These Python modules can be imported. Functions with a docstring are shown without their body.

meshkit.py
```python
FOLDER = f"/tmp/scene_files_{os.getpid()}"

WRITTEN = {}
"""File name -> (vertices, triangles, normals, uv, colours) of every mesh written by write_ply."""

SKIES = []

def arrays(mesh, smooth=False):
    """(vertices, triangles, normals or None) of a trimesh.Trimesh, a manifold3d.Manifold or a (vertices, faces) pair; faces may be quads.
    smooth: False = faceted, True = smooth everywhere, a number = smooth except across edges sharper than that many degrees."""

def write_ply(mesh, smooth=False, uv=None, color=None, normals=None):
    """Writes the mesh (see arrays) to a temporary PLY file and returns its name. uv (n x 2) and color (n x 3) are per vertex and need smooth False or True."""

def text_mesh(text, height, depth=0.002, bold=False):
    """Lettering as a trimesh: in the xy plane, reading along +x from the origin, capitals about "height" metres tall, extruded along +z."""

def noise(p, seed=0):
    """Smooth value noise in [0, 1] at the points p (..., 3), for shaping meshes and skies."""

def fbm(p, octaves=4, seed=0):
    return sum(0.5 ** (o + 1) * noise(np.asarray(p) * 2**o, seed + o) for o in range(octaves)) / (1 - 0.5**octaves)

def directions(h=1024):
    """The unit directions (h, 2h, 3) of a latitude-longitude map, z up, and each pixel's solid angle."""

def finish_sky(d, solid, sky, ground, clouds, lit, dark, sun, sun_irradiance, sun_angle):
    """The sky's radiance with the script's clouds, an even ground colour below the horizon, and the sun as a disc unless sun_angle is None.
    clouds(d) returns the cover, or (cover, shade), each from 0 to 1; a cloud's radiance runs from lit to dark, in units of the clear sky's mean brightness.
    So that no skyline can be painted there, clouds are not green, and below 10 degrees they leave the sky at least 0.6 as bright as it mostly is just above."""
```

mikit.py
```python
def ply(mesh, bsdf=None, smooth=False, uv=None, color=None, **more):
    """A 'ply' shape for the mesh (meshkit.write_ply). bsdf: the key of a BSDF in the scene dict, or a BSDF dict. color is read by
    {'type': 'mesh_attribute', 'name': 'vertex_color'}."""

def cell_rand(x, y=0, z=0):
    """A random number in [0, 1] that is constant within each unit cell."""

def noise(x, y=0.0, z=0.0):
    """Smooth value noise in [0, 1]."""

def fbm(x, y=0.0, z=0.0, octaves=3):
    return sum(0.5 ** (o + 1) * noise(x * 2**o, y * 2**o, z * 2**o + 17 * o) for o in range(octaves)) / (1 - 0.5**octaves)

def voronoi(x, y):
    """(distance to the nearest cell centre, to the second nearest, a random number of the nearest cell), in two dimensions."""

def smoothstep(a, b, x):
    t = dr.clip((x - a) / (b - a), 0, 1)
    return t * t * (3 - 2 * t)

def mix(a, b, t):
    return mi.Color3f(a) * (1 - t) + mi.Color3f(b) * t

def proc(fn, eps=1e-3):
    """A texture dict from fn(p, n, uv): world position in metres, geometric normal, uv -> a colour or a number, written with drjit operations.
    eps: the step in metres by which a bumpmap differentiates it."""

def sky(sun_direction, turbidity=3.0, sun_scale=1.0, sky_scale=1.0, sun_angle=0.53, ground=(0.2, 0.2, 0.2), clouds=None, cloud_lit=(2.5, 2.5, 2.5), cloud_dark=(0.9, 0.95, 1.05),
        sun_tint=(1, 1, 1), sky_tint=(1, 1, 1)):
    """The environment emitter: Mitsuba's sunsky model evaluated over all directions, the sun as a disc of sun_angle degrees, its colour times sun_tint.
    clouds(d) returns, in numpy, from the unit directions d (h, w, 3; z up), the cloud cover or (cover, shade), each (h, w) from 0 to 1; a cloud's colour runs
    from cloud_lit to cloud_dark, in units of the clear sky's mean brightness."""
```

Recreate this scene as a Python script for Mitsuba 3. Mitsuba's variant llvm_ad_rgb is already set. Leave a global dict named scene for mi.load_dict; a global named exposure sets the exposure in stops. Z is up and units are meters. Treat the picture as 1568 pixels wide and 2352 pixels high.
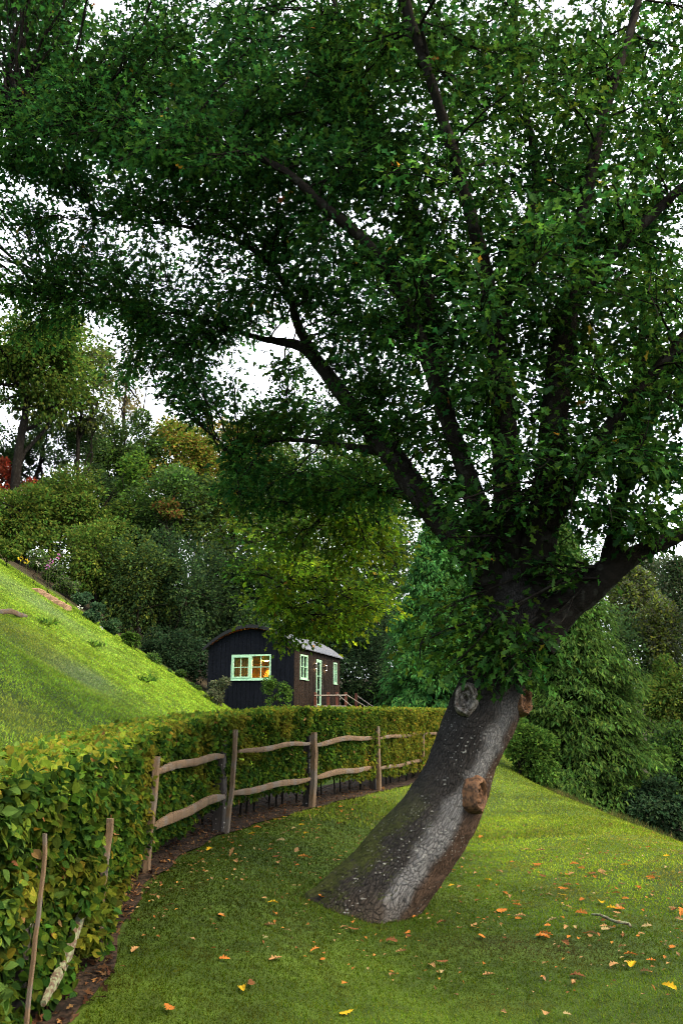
import math, random
import numpy as np, trimesh, drjit as dr, mitsuba as mi, mikit, meshkit
from mikit import noise, fbm, smoothstep, mix, proc, voronoi
from shapely.geometry import Polygon, box as sbox
from scipy.cluster.vq import kmeans2
from scipy.spatial import cKDTree

# ---------------------------------------------------------------- camera, sky, exposure
T4 = mi.ScalarTransform4f
F, PITCH = 1820.0, math.radians(14.6)          # focal length in units of a 1568 x 2352 picture, camera pitched up
CP, SP = math.cos(PITCH), math.sin(PITCH)
scene, labels = {}, {}
scene['camera'] = {'type': 'perspective', 'fov_axis': 'y', 'fov': math.degrees(2 * math.atan(1176 / F)), 'near_clip': 0.05, 'far_clip': 3000.0,
                   'to_world': T4().look_at(origin=[0, 0, 0], target=[0, CP, SP], up=[0, 0, 1])}
exposure = 3.45
scene['sky'] = mikit.sky((0.60, -0.38, 0.70), turbidity=4, sun_scale=0.60, sky_scale=1.0, sun_angle=40, clouds=lambda d: (1.0, 0.15 + 0.0 * d[..., 0]),
                         cloud_lit=(2.35, 2.45, 2.6), cloud_dark=(1.6, 1.7, 1.9), sun_tint=(1, 0.95, 0.86), ground=(0.06, 0.09, 0.03))

rng = np.random.default_rng(7)
random.seed(7)


def ray(u, v):
    X, Z = (u - 784) / F, (1176 - v) / F
    return np.array([X, CP - SP * Z, SP + CP * Z])


def at(u, v, Y):
    d = ray(u, v)
    return d * (Y / d[1])


def px(Y, v=1176):
    """metres per picture unit at forward distance Y"""
    Z = (1176 - v) / F
    return Y / (CP - SP * Z) / F


# ---------------------------------------------------------------- small mesh tools
def norm(a):
    return a / np.maximum(np.linalg.norm(a, axis=-1, keepdims=True), 1e-9)


def sst(a, b, x):
    t = np.clip((x - a) / (b - a), 0, 1)
    return t * t * (3 - 2 * t)


def catmull(P, n):
    """resample control rows P (any number of columns) with a Catmull-Rom spline to n rows per span"""
    P = np.asarray(P, float)
    Q = np.vstack([2 * P[0] - P[1], P, 2 * P[-1] - P[-2]])
    out = []
    for i in range(len(P) - 1):
        t = np.linspace(0, 1, n, endpoint=False)[:, None]
        a, b, c, d = Q[i:i + 4]
        out.append(0.5 * (2 * b + (c - a) * t + (2 * a - 5 * b + 4 * c - d) * t**2 + (3 * b - a - 3 * c + d) * t**3))
    return np.vstack(out + [P[-1:]])


def tube(pts, rad, sides=8, cap=True, wob=0.0, seed=0, ref=None):
    p, r = np.asarray(pts, float), np.broadcast_to(np.asarray(rad, float), (len(pts),))
    t = norm(np.gradient(p, axis=0))
    a = np.zeros_like(p)
    if ref is None:
        ref = np.array([0, 0, 1.0]) if abs(t[0, 2]) < 0.8 else np.array([0, 1.0, 0])
    cur = ref
    for i in range(len(p)):
        cur = cur - t[i] * (cur @ t[i])
        cur = cur / max(np.linalg.norm(cur), 1e-9)
        a[i] = cur
    b = np.cross(t, a)
    ang = np.arange(sides) * 2 * np.pi / sides
    v = p[:, None] + r[:, None, None] * (np.cos(ang)[None, :, None] * a[:, None] + np.sin(ang)[None, :, None] * b[:, None])
    if wob:
        nn = norm(v - p[:, None])
        v = v + nn * (wob * (meshkit.fbm(v * 6, 3, seed) - 0.5))[..., None]
    v = v.reshape(-1, 3)
    i, j = np.meshgrid(np.arange(len(p) - 1), np.arange(sides), indexing='ij')
    q = np.stack([i * sides + j, i * sides + (j + 1) % sides, (i + 1) * sides + (j + 1) % sides, (i + 1) * sides + j], -1).reshape(-1, 4)
    f = np.vstack([q[:, [0, 1, 2]], q[:, [0, 2, 3]]])
    if cap:
        n = len(v)
        v = np.vstack([v, p[:1], p[-1:]])
        k = np.arange(sides)
        f = np.vstack([f, np.stack([k * 0 + n, (k + 1) % sides, k], 1), np.stack([k * 0 + n + 1, (len(p) - 1) * sides + k, (len(p) - 1) * sides + (k + 1) % sides], 1)])
    return v, f


def cat(ms):
    vs, fs, n = [], [], 0
    for v, f in ms:
        vs.append(v); fs.append(np.asarray(f) + n); n += len(v)
    return np.vstack(vs), np.vstack(fs)


def boxm(lo, hi, bev=0.0):
    lo, hi = np.asarray(lo, float), np.asarray(hi, float)
    if bev:
        import manifold3d
        pts = []
        for k in range(3):
            l, h = lo + bev, hi - bev
            l[k], h[k] = lo[k], hi[k]
            pts += [[(l, h)[a][0], (l, h)[b][1], (l, h)[c][2]] for a in (0, 1) for b in (0, 1) for c in (0, 1)]
        m = trimesh.convex.convex_hull(np.array(pts))
        return np.array(m.vertices), np.array(m.faces)
    m = trimesh.creation.box(bounds=[lo, hi])
    return np.array(m.vertices), np.array(m.faces)


LEAVES = {}


def leaf_template(name, half, mid=0.5, fold=0.25, droop=0.15):
    """a leaf of unit length along +y, face up +z: a fan from its middle over the outline B, half side, tip, mirrored; folded along the midrib"""
    B, Tp = [(0, 0)], [(0, 1)]
    ring = B + half + Tp + [(-x, y) for x, y in half[::-1]]
    v = np.array([(0, mid)] + ring, float)
    z = fold * np.abs(v[:, 0]) - droop * v[:, 1]**2
    n = len(ring)
    f = np.array([[0, 1 + i, 1 + (i + 1) % n] for i in range(n)])
    LEAVES[name] = (np.column_stack([v, z]), f)


leaf_template('oak', [(0.17, 0.20), (0.05, 0.36), (0.31, 0.60), (0.09, 0.76)])
leaf_template('oak_low', [(0.18, 0.26), (0.08, 0.44), (0.27, 0.72)])
leaf_template('oak_fine', [(0.05, 0.08), (0.15, 0.20), (0.09, 0.30), (0.24, 0.44), (0.12, 0.53), (0.29, 0.68), (0.14, 0.77), (0.17, 0.90)], mid=0.56)
leaf_template('beech', [(0.24, 0.22), (0.34, 0.45), (0.22, 0.75)])
leaf_template('beech_fine', [(0.12, 0.08), (0.26, 0.22), (0.32, 0.36), (0.31, 0.52), (0.25, 0.68), (0.14, 0.85)])
LEAVES['diamond'] = (np.array([[0, 0, 0], [0.3, 0.5, 0.1], [0, 1, -0.1], [-0.3, 0.5, 0.1]]), np.array([[0, 1, 2], [0, 2, 3]]))
LEAVES['spray'] = (np.array([[0, 0, 0], [0.13, 0.45, 0.02], [0, 1, -0.18], [-0.13, 0.45, 0.02]]), np.array([[0, 1, 2], [0, 2, 3]]))
LEAVES['blade'] = (np.array([[-0.5, 0, 0], [0.5, 0, 0], [0, 1, 0]]), np.array([[0, 1, 2]]))


def scatter(kind, pos, ydir, zdir, size, col, width=1.0):
    """one mesh of leaves: (vertices, faces, vertex colours)"""
    tv, tf = LEAVES[kind]
    n = len(pos)
    y = norm(ydir)
    x = norm(np.cross(y, zdir))
    z = np.cross(x, y)
    s = np.broadcast_to(np.asarray(size, float), (n,))
    w = np.broadcast_to(np.asarray(width, float), (n,))
    V = pos[:, None] + s[:, None, None] * (tv[None, :, :1] * w[:, None, None] * x[:, None] + tv[None, :, 1:2] * y[:, None] + tv[None, :, 2:] * z[:, None])
    Fc = tf[None] + (np.arange(n) * len(tv))[:, None, None]
    return V.reshape(-1, 3), Fc.reshape(-1, 3), np.repeat(col, len(tv), 0)


def add(key, mesh, bsdf, smooth=False, color=None, label=None, cat_=None, group=None, kind=None, **more):
    scene[key] = mikit.ply(mesh, bsdf, smooth=smooth, color=color, **more)
    tag(key, label, cat_, group, kind)
    return key


def tag(key, label=None, cat_=None, group=None, kind=None):
    e = {k: v for k, v in (('label', label), ('category', cat_), ('group', group), ('kind', kind)) if v}
    if e:
        labels[key] = {**labels.get(key, {}), **e}


COUNT = {}


def num(name):
    n = COUNT.get(name, 0)
    COUNT[name] = n + 1
    return name if n == 0 else f'{name}_{n:03d}'


def palette(cols, n, spread=0.25, r=None):
    r = r or rng
    cols = np.array([c[:3] for c in cols], float)
    c = cols[r.integers(0, len(cols), n)]
    return np.clip(c * np.exp(r.normal(0, spread, (n, 1))) * np.exp(r.normal(0, 0.08, (n, 3))), 0.002, 0.9)


def rdir(n, r=None):
    return norm((r or rng).normal(size=(n, 3)))


# ---------------------------------------------------------------- materials
def vc():
    return {'type': 'mesh_attribute', 'name': 'vertex_color'}


scene['oak_leaf_material'] = {'type': 'principledthin', 'base_color': vc(), 'roughness': 0.42, 'diff_trans': 1.15, 'eta': 1.3, 'spec_trans': 0.0}
scene['soft_leaf_material'] = {'type': 'principledthin', 'base_color': vc(), 'roughness': 0.6, 'diff_trans': 0.7, 'eta': 1.3, 'spec_trans': 0.0}
scene['grass_material'] = {'type': 'principledthin', 'base_color': vc(), 'roughness': 0.8, 'diff_trans': 0.7, 'eta': 1.15, 'spec_trans': 0.0}


def lawn_color(p, n, uv):
    a = fbm(p.x * 0.9, p.y * 0.9, 0, 3)
    b = noise(p.x * 14, p.y * 14, 3)
    g = mix((0.018, 0.036, 0.003), (0.034, 0.060, 0.005), smoothstep(0.3, 0.7, a))
    g = g * (0.65 + 0.7 * b)
    wood = dr.maximum(smoothstep(25.5, 28, p.y + 0.12 * p.x), smoothstep(4.9, 6.2, p.x))
    return mix(g, (0.020, 0.017, 0.010), wood)


scene['lawn_material'] = {'type': 'twosided', 'bsdf': {'type': 'principled', 'base_color': proc(lawn_color), 'roughness': 0.9, 'specular': 0.2}}


def soil_color(p, n, uv):
    a = fbm(p.x * 9, p.y * 9, 0, 3)
    b = noise(p.x * 70, p.y * 70, 4)
    return mix((0.005, 0.0035, 0.0025), (0.030, 0.019, 0.013), smoothstep(0.3, 0.8, 0.5 * a + 0.5 * b))


scene['soil_material'] = {'type': 'twosided', 'bsdf': {'type': 'principled', 'base_color': proc(soil_color), 'roughness': 0.9, 'specular': 0.2}}


TRUNK = [  # u, v, forward distance, half width in picture units
    (778, 2215, 7.05, 98), (798, 2150, 7.08, 99), (828, 2092, 7.12, 101), (865, 2044, 7.16, 100), (920, 1984, 7.2, 98), (975, 1917, 7.22, 91), (1031, 1835, 7.25, 84),
    (1063, 1750, 7.28, 78), (1089, 1680, 7.3, 79), (1113, 1628, 7.33, 80), (1138, 1560, 7.35, 75), (1155, 1500, 7.38, 71), (1170, 1440, 7.4, 73), (1182, 1375, 7.42, 74), (1190, 1300, 7.42, 62), (1192, 1240, 7.42, 45)]
_tc = np.array([at(u, v, Y) for u, v, Y, w in TRUNK[:13]])
XC = [float(k) for k in np.polyfit(_tc[:, 2], _tc[:, 0], 3)]


def bark_cracks(p, n, uv):
    """0 in the cracks between the bark plates, 1 on the plates, in the trunk's own coordinates"""
    w = noise(p.x * 9, p.y * 9, p.z * 9) - 0.5
    a = uv.x * 92 + 2.2 * w
    b = uv.y * 33 + 2.6 * (noise(p.x * 7 + 9, p.y * 7, p.z * 7) - 0.5)
    d1, d2, k = voronoi(a, b)
    e1, e2, k2 = voronoi(a * 2.3 + 5, b * 2.0)
    return smoothstep(-0.06, 0.34, d2 - d1) * (0.65 + 0.35 * smoothstep(0.02, 0.25, e2 - e1)) * (0.8 + 0.2 * k)


def bark_color(p, n, uv):
    """the trunk: grey brown bark plates, a paler weathered streak on the open side, moss on the upper flank, pale lichen specks"""
    f = fbm(p.x * 5, p.y * 5, p.z * 4, 3)
    fine = noise(p.x * 110, p.y * 110, p.z * 60)
    plates = bark_cracks(p, n, uv) * (0.7 + 0.5 * fine)
    base = mix((0.006, 0.006, 0.006), (0.026, 0.025, 0.0255), plates) * (0.5 + 1.0 * f)
    side = (p.x - (((XC[0] * p.z + XC[1]) * p.z + XC[2]) * p.z + XC[3])) / 0.33
    pale = smoothstep(-0.15, 0.25, side + 0.9 * (f - 0.5)) * (1 - smoothstep(0.55, 0.85, side + 0.7 * (f - 0.5))) * (1 - smoothstep(-0.2, 0.3, p.z))
    base = mix(base, mi.Color3f(0.125, 0.130, 0.138) * (0.40 + 0.95 * plates), 0.85 * pale)
    brown = smoothstep(0.60, 0.9, side + 0.5 * (f - 0.5)) * (1 - smoothstep(0.2, 0.6, p.z))
    base = mix(base, mi.Color3f(0.050, 0.030, 0.019) * (0.5 + plates), 0.75 * brown)
    foot = 1 - smoothstep(-1.55, -1.2, p.z + 0.3 * (f - 0.5))
    base = mix(base, mi.Color3f(0.034, 0.027, 0.020) * (0.5 + plates), 0.5 * foot)
    moss = smoothstep(0.52, 0.85, n.z + 1.1 * (f - 0.5) - 0.35 * n.x) * (1 - smoothstep(-1.0, -0.4, p.z))
    base = mix(base, mi.Color3f(0.022, 0.030, 0.004) * (0.4 + noise(p.x * 60, p.y * 60, p.z * 60)), 0.9 * moss)
    speck = smoothstep(0.78, 0.86, noise(p.x * 62, p.y * 62, p.z * 62)) * smoothstep(0.38, 0.58, fbm(p.x * 3 + 5, p.y * 3, p.z * 3, 2)) * (1 - smoothstep(-0.4, 0.3, p.z)) * (1 - 0.8 * moss)
    return mix(base, (0.26, 0.28, 0.27), 0.7 * speck)


scene['bark_material'] = {'type': 'twosided', 'bsdf': {'type': 'bumpmap', 'scale': 0.015, 'map': proc(bark_cracks, eps=2e-3), 'bsdf': {'type': 'principled', 'base_color': proc(bark_color), 'roughness': 0.85, 'specular': 0.2}}}


def limb_color(p, n, uv):
    f = fbm(p.x * 7, p.y * 7, p.z * 5, 3)
    lich = smoothstep(0.62, 0.72, noise(p.x * 18, p.y * 18, p.z * 12))
    return mix(mix((0.004, 0.0035, 0.003), (0.010, 0.0085, 0.007), f), (0.030, 0.032, 0.028), 0.35 * lich)


scene['limb_material'] = {'type': 'twosided', 'bsdf': {'type': 'principled', 'base_color': proc(limb_color), 'roughness': 0.9, 'specular': 0.12}}


def post_color(p, n, uv):
    g = noise(p.x * 70, p.y * 70, p.z * 5)
    f = fbm(p.x * 6, p.y * 6, p.z * 6, 2)
    c = mix((0.040, 0.028, 0.017), (0.140, 0.097, 0.060), g * 0.7 + f * 0.4)
    return mix(c, (0.085, 0.080, 0.074), 0.75 * smoothstep(0.5, 0.7, f))


def old_post_color(p, n, uv):
    g = noise(p.x * 70, p.y * 70, p.z * 5)
    f = fbm(p.x * 6, p.y * 6, p.z * 6, 2)
    c = mix((0.014, 0.012, 0.011), (0.050, 0.045, 0.042), g * 0.7 + f * 0.4)
    return mix(c, (0.30, 0.30, 0.28), smoothstep(0.80, 0.86, noise(p.x * 45, p.y * 45, p.z * 45)) * smoothstep(0.4, 0.6, f))


scene['old_post_material'] = {'type': 'twosided', 'bsdf': {'type': 'principled', 'base_color': proc(old_post_color), 'roughness': 0.85, 'specular': 0.25}}


scene['post_material'] = {'type': 'twosided', 'bsdf': {'type': 'principled', 'base_color': proc(post_color), 'roughness': 0.8, 'specular': 0.3}}


def lichen_color(p, n, uv):
    g = noise(p.x * 60, p.y * 60, p.z * 60)
    return mix(mix((0.05, 0.033, 0.022), (0.11, 0.075, 0.05), g), (0.12, 0.145, 0.085), smoothstep(0.35, 0.65, fbm(p.x * 60, p.y * 60, p.z * 60, 3)))


scene['lichen_wood_material'] = {'type': 'twosided', 'bsdf': {'type': 'principled', 'base_color': proc(lichen_color), 'roughness': 0.9}}


def flat(name, c, rough=0.7, spec=0.4, **k):
    scene[name] = {'type': 'twosided', 'bsdf': {'type': 'principled', 'base_color': {'type': 'rgb', 'value': list(c)}, 'roughness': rough, 'specular': spec, **k}}


def char_color(p, n, uv):
    a = p.x * 0.964 - p.y * 0.264
    b = p.x * 0.264 + p.y * 0.964
    g = noise(a * 60, b * 60, p.z * 3)
    return mix((0.0018, 0.0028, 0.0055), (0.006, 0.008, 0.014), g * 0.6 + 0.5 * fbm(a * 4, b * 4, p.z * 2, 2))


def brown_color(p, n, uv):
    a = p.x * 0.964 - p.y * 0.264
    b = p.x * 0.264 + p.y * 0.964
    g = noise(a * 60, b * 60, p.z * 3)
    return mix((0.006, 0.0045, 0.0035), (0.025, 0.0165, 0.0115), g * 0.6 + 0.5 * fbm(a * 4, b * 4, p.z * 2, 2))


scene['charred_wood_material'] = {'type': 'twosided', 'bsdf': {'type': 'principled', 'base_color': proc(char_color), 'roughness': 0.7, 'specular': 0.07}}
scene['brown_board_material'] = {'type': 'twosided', 'bsdf': {'type': 'principled', 'base_color': proc(brown_color), 'roughness': 0.7, 'specular': 0.15}}
flat('mint_paint_material', (0.33, 0.58, 0.42), 0.4)
flat('roof_metal_material', (0.105, 0.118, 0.145), 0.4, 0.5)
flat('roof_trim_material', (0.010, 0.012, 0.016), 0.6, 0.2)
flat('lining_material', (0.34, 0.17, 0.06), 0.6)
flat('deck_post_material', (0.11, 0.035, 0.022), 0.7)
flat('rope_material', (0.38, 0.33, 0.28), 0.9)
flat('lamp_metal_material', (0.10, 0.09, 0.08), 0.4)
flat('shade_material', (0.6, 0.4, 0.12), 0.8)
flat('curtain_material', (0.15, 0.065, 0.022), 0.9)
scene['pane_material'] = {'type': 'thindielectric', 'int_ior': 1.5}


def scar_color(p, n, uv):
    g = noise(p.x * 45, p.y * 45, p.z * 45)
    return mix((0.03, 0.024, 0.02), (0.19, 0.18, 0.17), smoothstep(0.2, 0.8, 0.5 * g + 0.5 * noise(p.x * 110, p.y * 110, p.z * 110)))


def scar_brown(p, n, uv):
    g = noise(p.x * 40, p.y * 40, p.z * 25)
    return mix((0.022, 0.012, 0.007), (0.12, 0.062, 0.030), smoothstep(0.2, 0.8, 0.5 * g + 0.5 * noise(p.x * 100, p.y * 100, p.z * 60)))


scene['scar_material'] = {'type': 'twosided', 'bsdf': {'type': 'principled', 'base_color': proc(scar_color), 'roughness': 0.7, 'specular': 0.3}}
scene['brown_scar_material'] = {'type': 'twosided', 'bsdf': {'type': 'principled', 'base_color': proc(scar_brown), 'roughness': 0.7, 'specular': 0.3}}


def stone_color(p, n, uv):
    g = fbm(p.x * 7, p.y * 7, p.z * 7, 3)
    return mix((0.12, 0.075, 0.042), (0.23, 0.155, 0.095), g)


scene['stone_material'] = {'type': 'twosided', 'bsdf': {'type': 'principled', 'base_color': proc(stone_color), 'roughness': 0.9}}

# ---------------------------------------------------------------- the ground
FENCE = np.array([(-1.45, 2.2), (-1.42, 3.9), (-1.38, 5.0), (-1.52, 7.0), (-1.29, 9.4), (-0.44, 12.0), (0.68, 14.6), (1.82, 17.4), (2.75, 20.0)])
EDGE = np.array([(-1.20, 1.0), (-1.20, 3.0), (-1.22, 4.3), (-1.28, 5.0), (-1.43, 6.05), (-1.47, 6.7), (-1.44, 8.2), (-1.20, 9.6), (-0.36, 12.0), (0.76, 14.6), (1.90, 17.4), (2.95, 20.4)])
FPATH = catmull(FENCE, 24)
EPATH = catmull(EDGE, 16)
_ftree = cKDTree(FPATH)
_ftan = norm(np.gradient(FPATH, axis=0))


def side_of(x, y):
    """signed distance from the fence line, the lawn side positive"""
    P = np.column_stack([np.ravel(x), np.ravel(y)])
    d, i = _ftree.query(P)
    t, q = _ftan[i], P - FPATH[i]
    s = t[:, 1] * q[:, 0] - t[:, 0] * q[:, 1]
    # continue the line past its ends
    return np.where(P[:, 1] < 2.2, P[:, 0] + 1.45, s).reshape(np.shape(x))


def ground(x, y):
    x, y = np.asarray(x, float), np.asarray(y, float)
    d = side_of(x, y)
    lawn = -1.24 - 0.12 * sst(6.5, 3.5, y) - 0.32 * sst(0.1, 2.1, d)
    lawn = lawn + 0.10 * sst(1.6, 3.6, x) * sst(6, 9, y) + 0.12 * sst(13, 22, y) * sst(1, 3, x)
    drop = np.maximum(x - 3.7, 0)
    lawn = lawn - np.where(drop < 1.5, 0.22 * drop**2, 0.495 + 0.66 * (drop - 1.5))
    lawn = np.maximum(lawn, -9.0)
    base = -1.20 + 0.85 * sst(15, 25, y) + 0.05 * np.maximum(y - 30, 0)
    hill = 0.5 + 0.615 * (-x - 4.0)
    hill = np.where(hill > 9, 9 + (hill - 9) * 0.1, hill)
    k = 0.55
    h = np.clip(0.5 + 0.5 * (hill - base) / k, 0, 1)
    up = base * (1 - h) + hill * h + k * h * (1 - h)
    w = sst(-0.35, -1.25, d)
    # past the end of the hedge the two grounds meet gently towards the cabin
    w = np.where(y > 18.5, np.maximum(w * 1.0, 0), w)
    far = sst(20, 24, y) * sst(6.0, 3.0, x)
    w = np.maximum(w, far)
    z = lawn * (1 - w) + up * w
    bumps = (meshkit.fbm(np.stack([x * 0.6, y * 0.6, x * 0], -1), 3, 3) - 0.5) * (0.05 + 0.16 * w * sst(5, 12, y))
    return z + bumps


def grid_axis(pieces):
    out = [np.arange(a, b, s) for a, b, s in pieces]
    return np.concatenate(out + [[pieces[-1][1]]])


gx = grid_axis([(-600, -60, 60), (-60, -20, 4), (-20, -3, 0.25), (-3, 6, 0.10), (6, 20, 0.5), (20, 60, 4), (60, 600, 60)])
gy = grid_axis([(-600, -40, 60), (-40, -2, 3), (-2, 3, 0.25), (3, 14, 0.10), (14, 30, 0.25), (30, 70, 2), (70, 700, 60)])
GX, GY = np.meshgrid(gx, gy, indexing='ij')
GZ = ground(GX, GY)
ii, jj = np.meshgrid(np.arange(len(gx) - 1), np.arange(len(gy) - 1), indexing='ij')
q = np.stack([ii * len(gy) + jj, (ii + 1) * len(gy) + jj, (ii + 1) * len(gy) + jj + 1, ii * len(gy) + jj + 1], -1).reshape(-1, 4)
add('lawn', (np.stack([GX, GY, GZ], -1).reshape(-1, 3), q), 'lawn_material', smooth=True, kind='structure')


def pick(u, v, far=60.0):
    """where the sight line through a picture point meets the ground: used to read positions off the photograph"""
    d = ray(u, v)
    s = np.linspace(2.5, far, 2500)
    P = d[None] * (s / d[1])[:, None]
    below = P[:, 2] < ground(P[:, 0], P[:, 1])
    return P[np.argmax(below)] if below.any() else P[-1]


# soil under the hedge, a sheet on the ground between the mown edge and the back of the hedge
def soil_sheet():
    e = EPATH
    t = norm(np.gradient(e, axis=0))
    nl = np.column_stack([-t[:, 1], t[:, 0]])
    ws = np.linspace(0.0, 1.15, 14)
    wig = 0.03 * np.sin(e[:, 1] * 5)[:, None, None] * (1 - ws[None, :, None])
    P = e[:, None] + nl[:, None] * (ws[None, :, None] + wig)
    z = ground(P[..., 0], P[..., 1]) + 0.012 + 0.03 * (meshkit.fbm(np.concatenate([P * 8, P[..., :1] * 0], -1), 3) - 0.3).clip(0)
    V = np.concatenate([P, z[..., None]], -1)
    n, m = V.shape[:2]
    a, b = np.meshgrid(np.arange(n - 1), np.arange(m - 1), indexing='ij')
    return V.reshape(-1, 3), np.stack([a * m + b, a * m + b + 1, (a + 1) * m + b + 1, (a + 1) * m + b], -1).reshape(-1, 4)


add('soil_bed', soil_sheet(), 'soil_material', smooth=True, kind='structure')
_etree = cKDTree(EPATH)
_etan = norm(np.gradient(EPATH, axis=0))


def edge_side(P):
    d, i = _etree.query(P)
    q = P - EPATH[i]
    return _etan[i][:, 1] * q[:, 0] - _etan[i][:, 0] * q[:, 1]


# ---------------------------------------------------------------- grass
def patch(P, s, seed):
    return meshkit.fbm(np.column_stack([P * s, P[:, :1] * 0]), 3, seed)


def blades(P, length, width, cols, lean=0.5):
    n = len(P)
    z = ground(P[:, 0], P[:, 1]) - 0.004
    pos = np.column_stack([P, z])
    up = norm(np.column_stack([rng.normal(0, lean, n), rng.normal(0, lean, n), np.ones(n)]))
    return scatter('blade', pos, up, rdir(n), length, cols, width)


def lawn_grass(n):
    r = 3.3 * (13.5 / 3.3) ** rng.random(n)                     # denser near the path
    a = rng.uniform(-0.62, 0.60, n)
    P = np.column_stack([r * np.sin(a), r * np.cos(a)])
    P = P[(edge_side(P) > 0.0) & (P[:, 0] < 5.2)]
    m = len(P)
    r = np.linalg.norm(P, axis=1)
    g, b = patch(P, 1.1, 5), patch(P, 3.5, 9)
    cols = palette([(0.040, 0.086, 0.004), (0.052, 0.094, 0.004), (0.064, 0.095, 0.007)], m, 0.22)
    cols *= (0.70 + 0.75 * sst(0.3, 0.7, g))[:, None]
    # dry, thin turf with brown bits in patches
    dry = sst(0.56, 0.72, b)[:, None] * 0.6
    bare = (np.exp(-(((P[:, 0] - 1.25) / 1.0)**2 + ((P[:, 1] - 6.15 + 0.10 * (P[:, 0] - 1.2)) / 0.34)**2)) * (0.5 + b))[:, None].clip(0, 1)  # band beside the trunk: brown ground plus the shading of a hollow, painted
    cols = cols * (1 - dry) + dry * np.array([0.060, 0.066, 0.010])
    cols = cols * (1 - 0.8 * bare) + 0.8 * bare * np.array([0.040, 0.034, 0.014])
    shade = (sst(2.6, 0.5, side_of(P[:, 0], P[:, 1]) + 0.5 * (b - 0.5)) * (0.55 + 0.45 * sst(3.6, 5.5, P[:, 1])))[:, None]      # crown shade over the turf along the hedge, painted into its colour
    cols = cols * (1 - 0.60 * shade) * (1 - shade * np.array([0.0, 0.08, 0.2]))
    pale = (sst(0.7, 3.0, P[:, 0] + 0.06 * (P[:, 1] - 7)) * sst(6.5, 9, P[:, 1]))[:, None]          # open light on the crest, painted as paler turf
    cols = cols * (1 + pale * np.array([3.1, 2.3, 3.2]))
    fore = sst(5.4, 4.5, P[:, 1] - 0.25 * P[:, 0])[:, None] * sst(-0.6, 0.4, P[:, 0])[:, None]  # lit foreground: the extra light is put into the blade colour
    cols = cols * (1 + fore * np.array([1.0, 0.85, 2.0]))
    return blades(P, rng.uniform(0.013, 0.028, m) * (0.8 + 0.05 * r), 0.14 + 0.017 * r, cols, 0.6)


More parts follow.
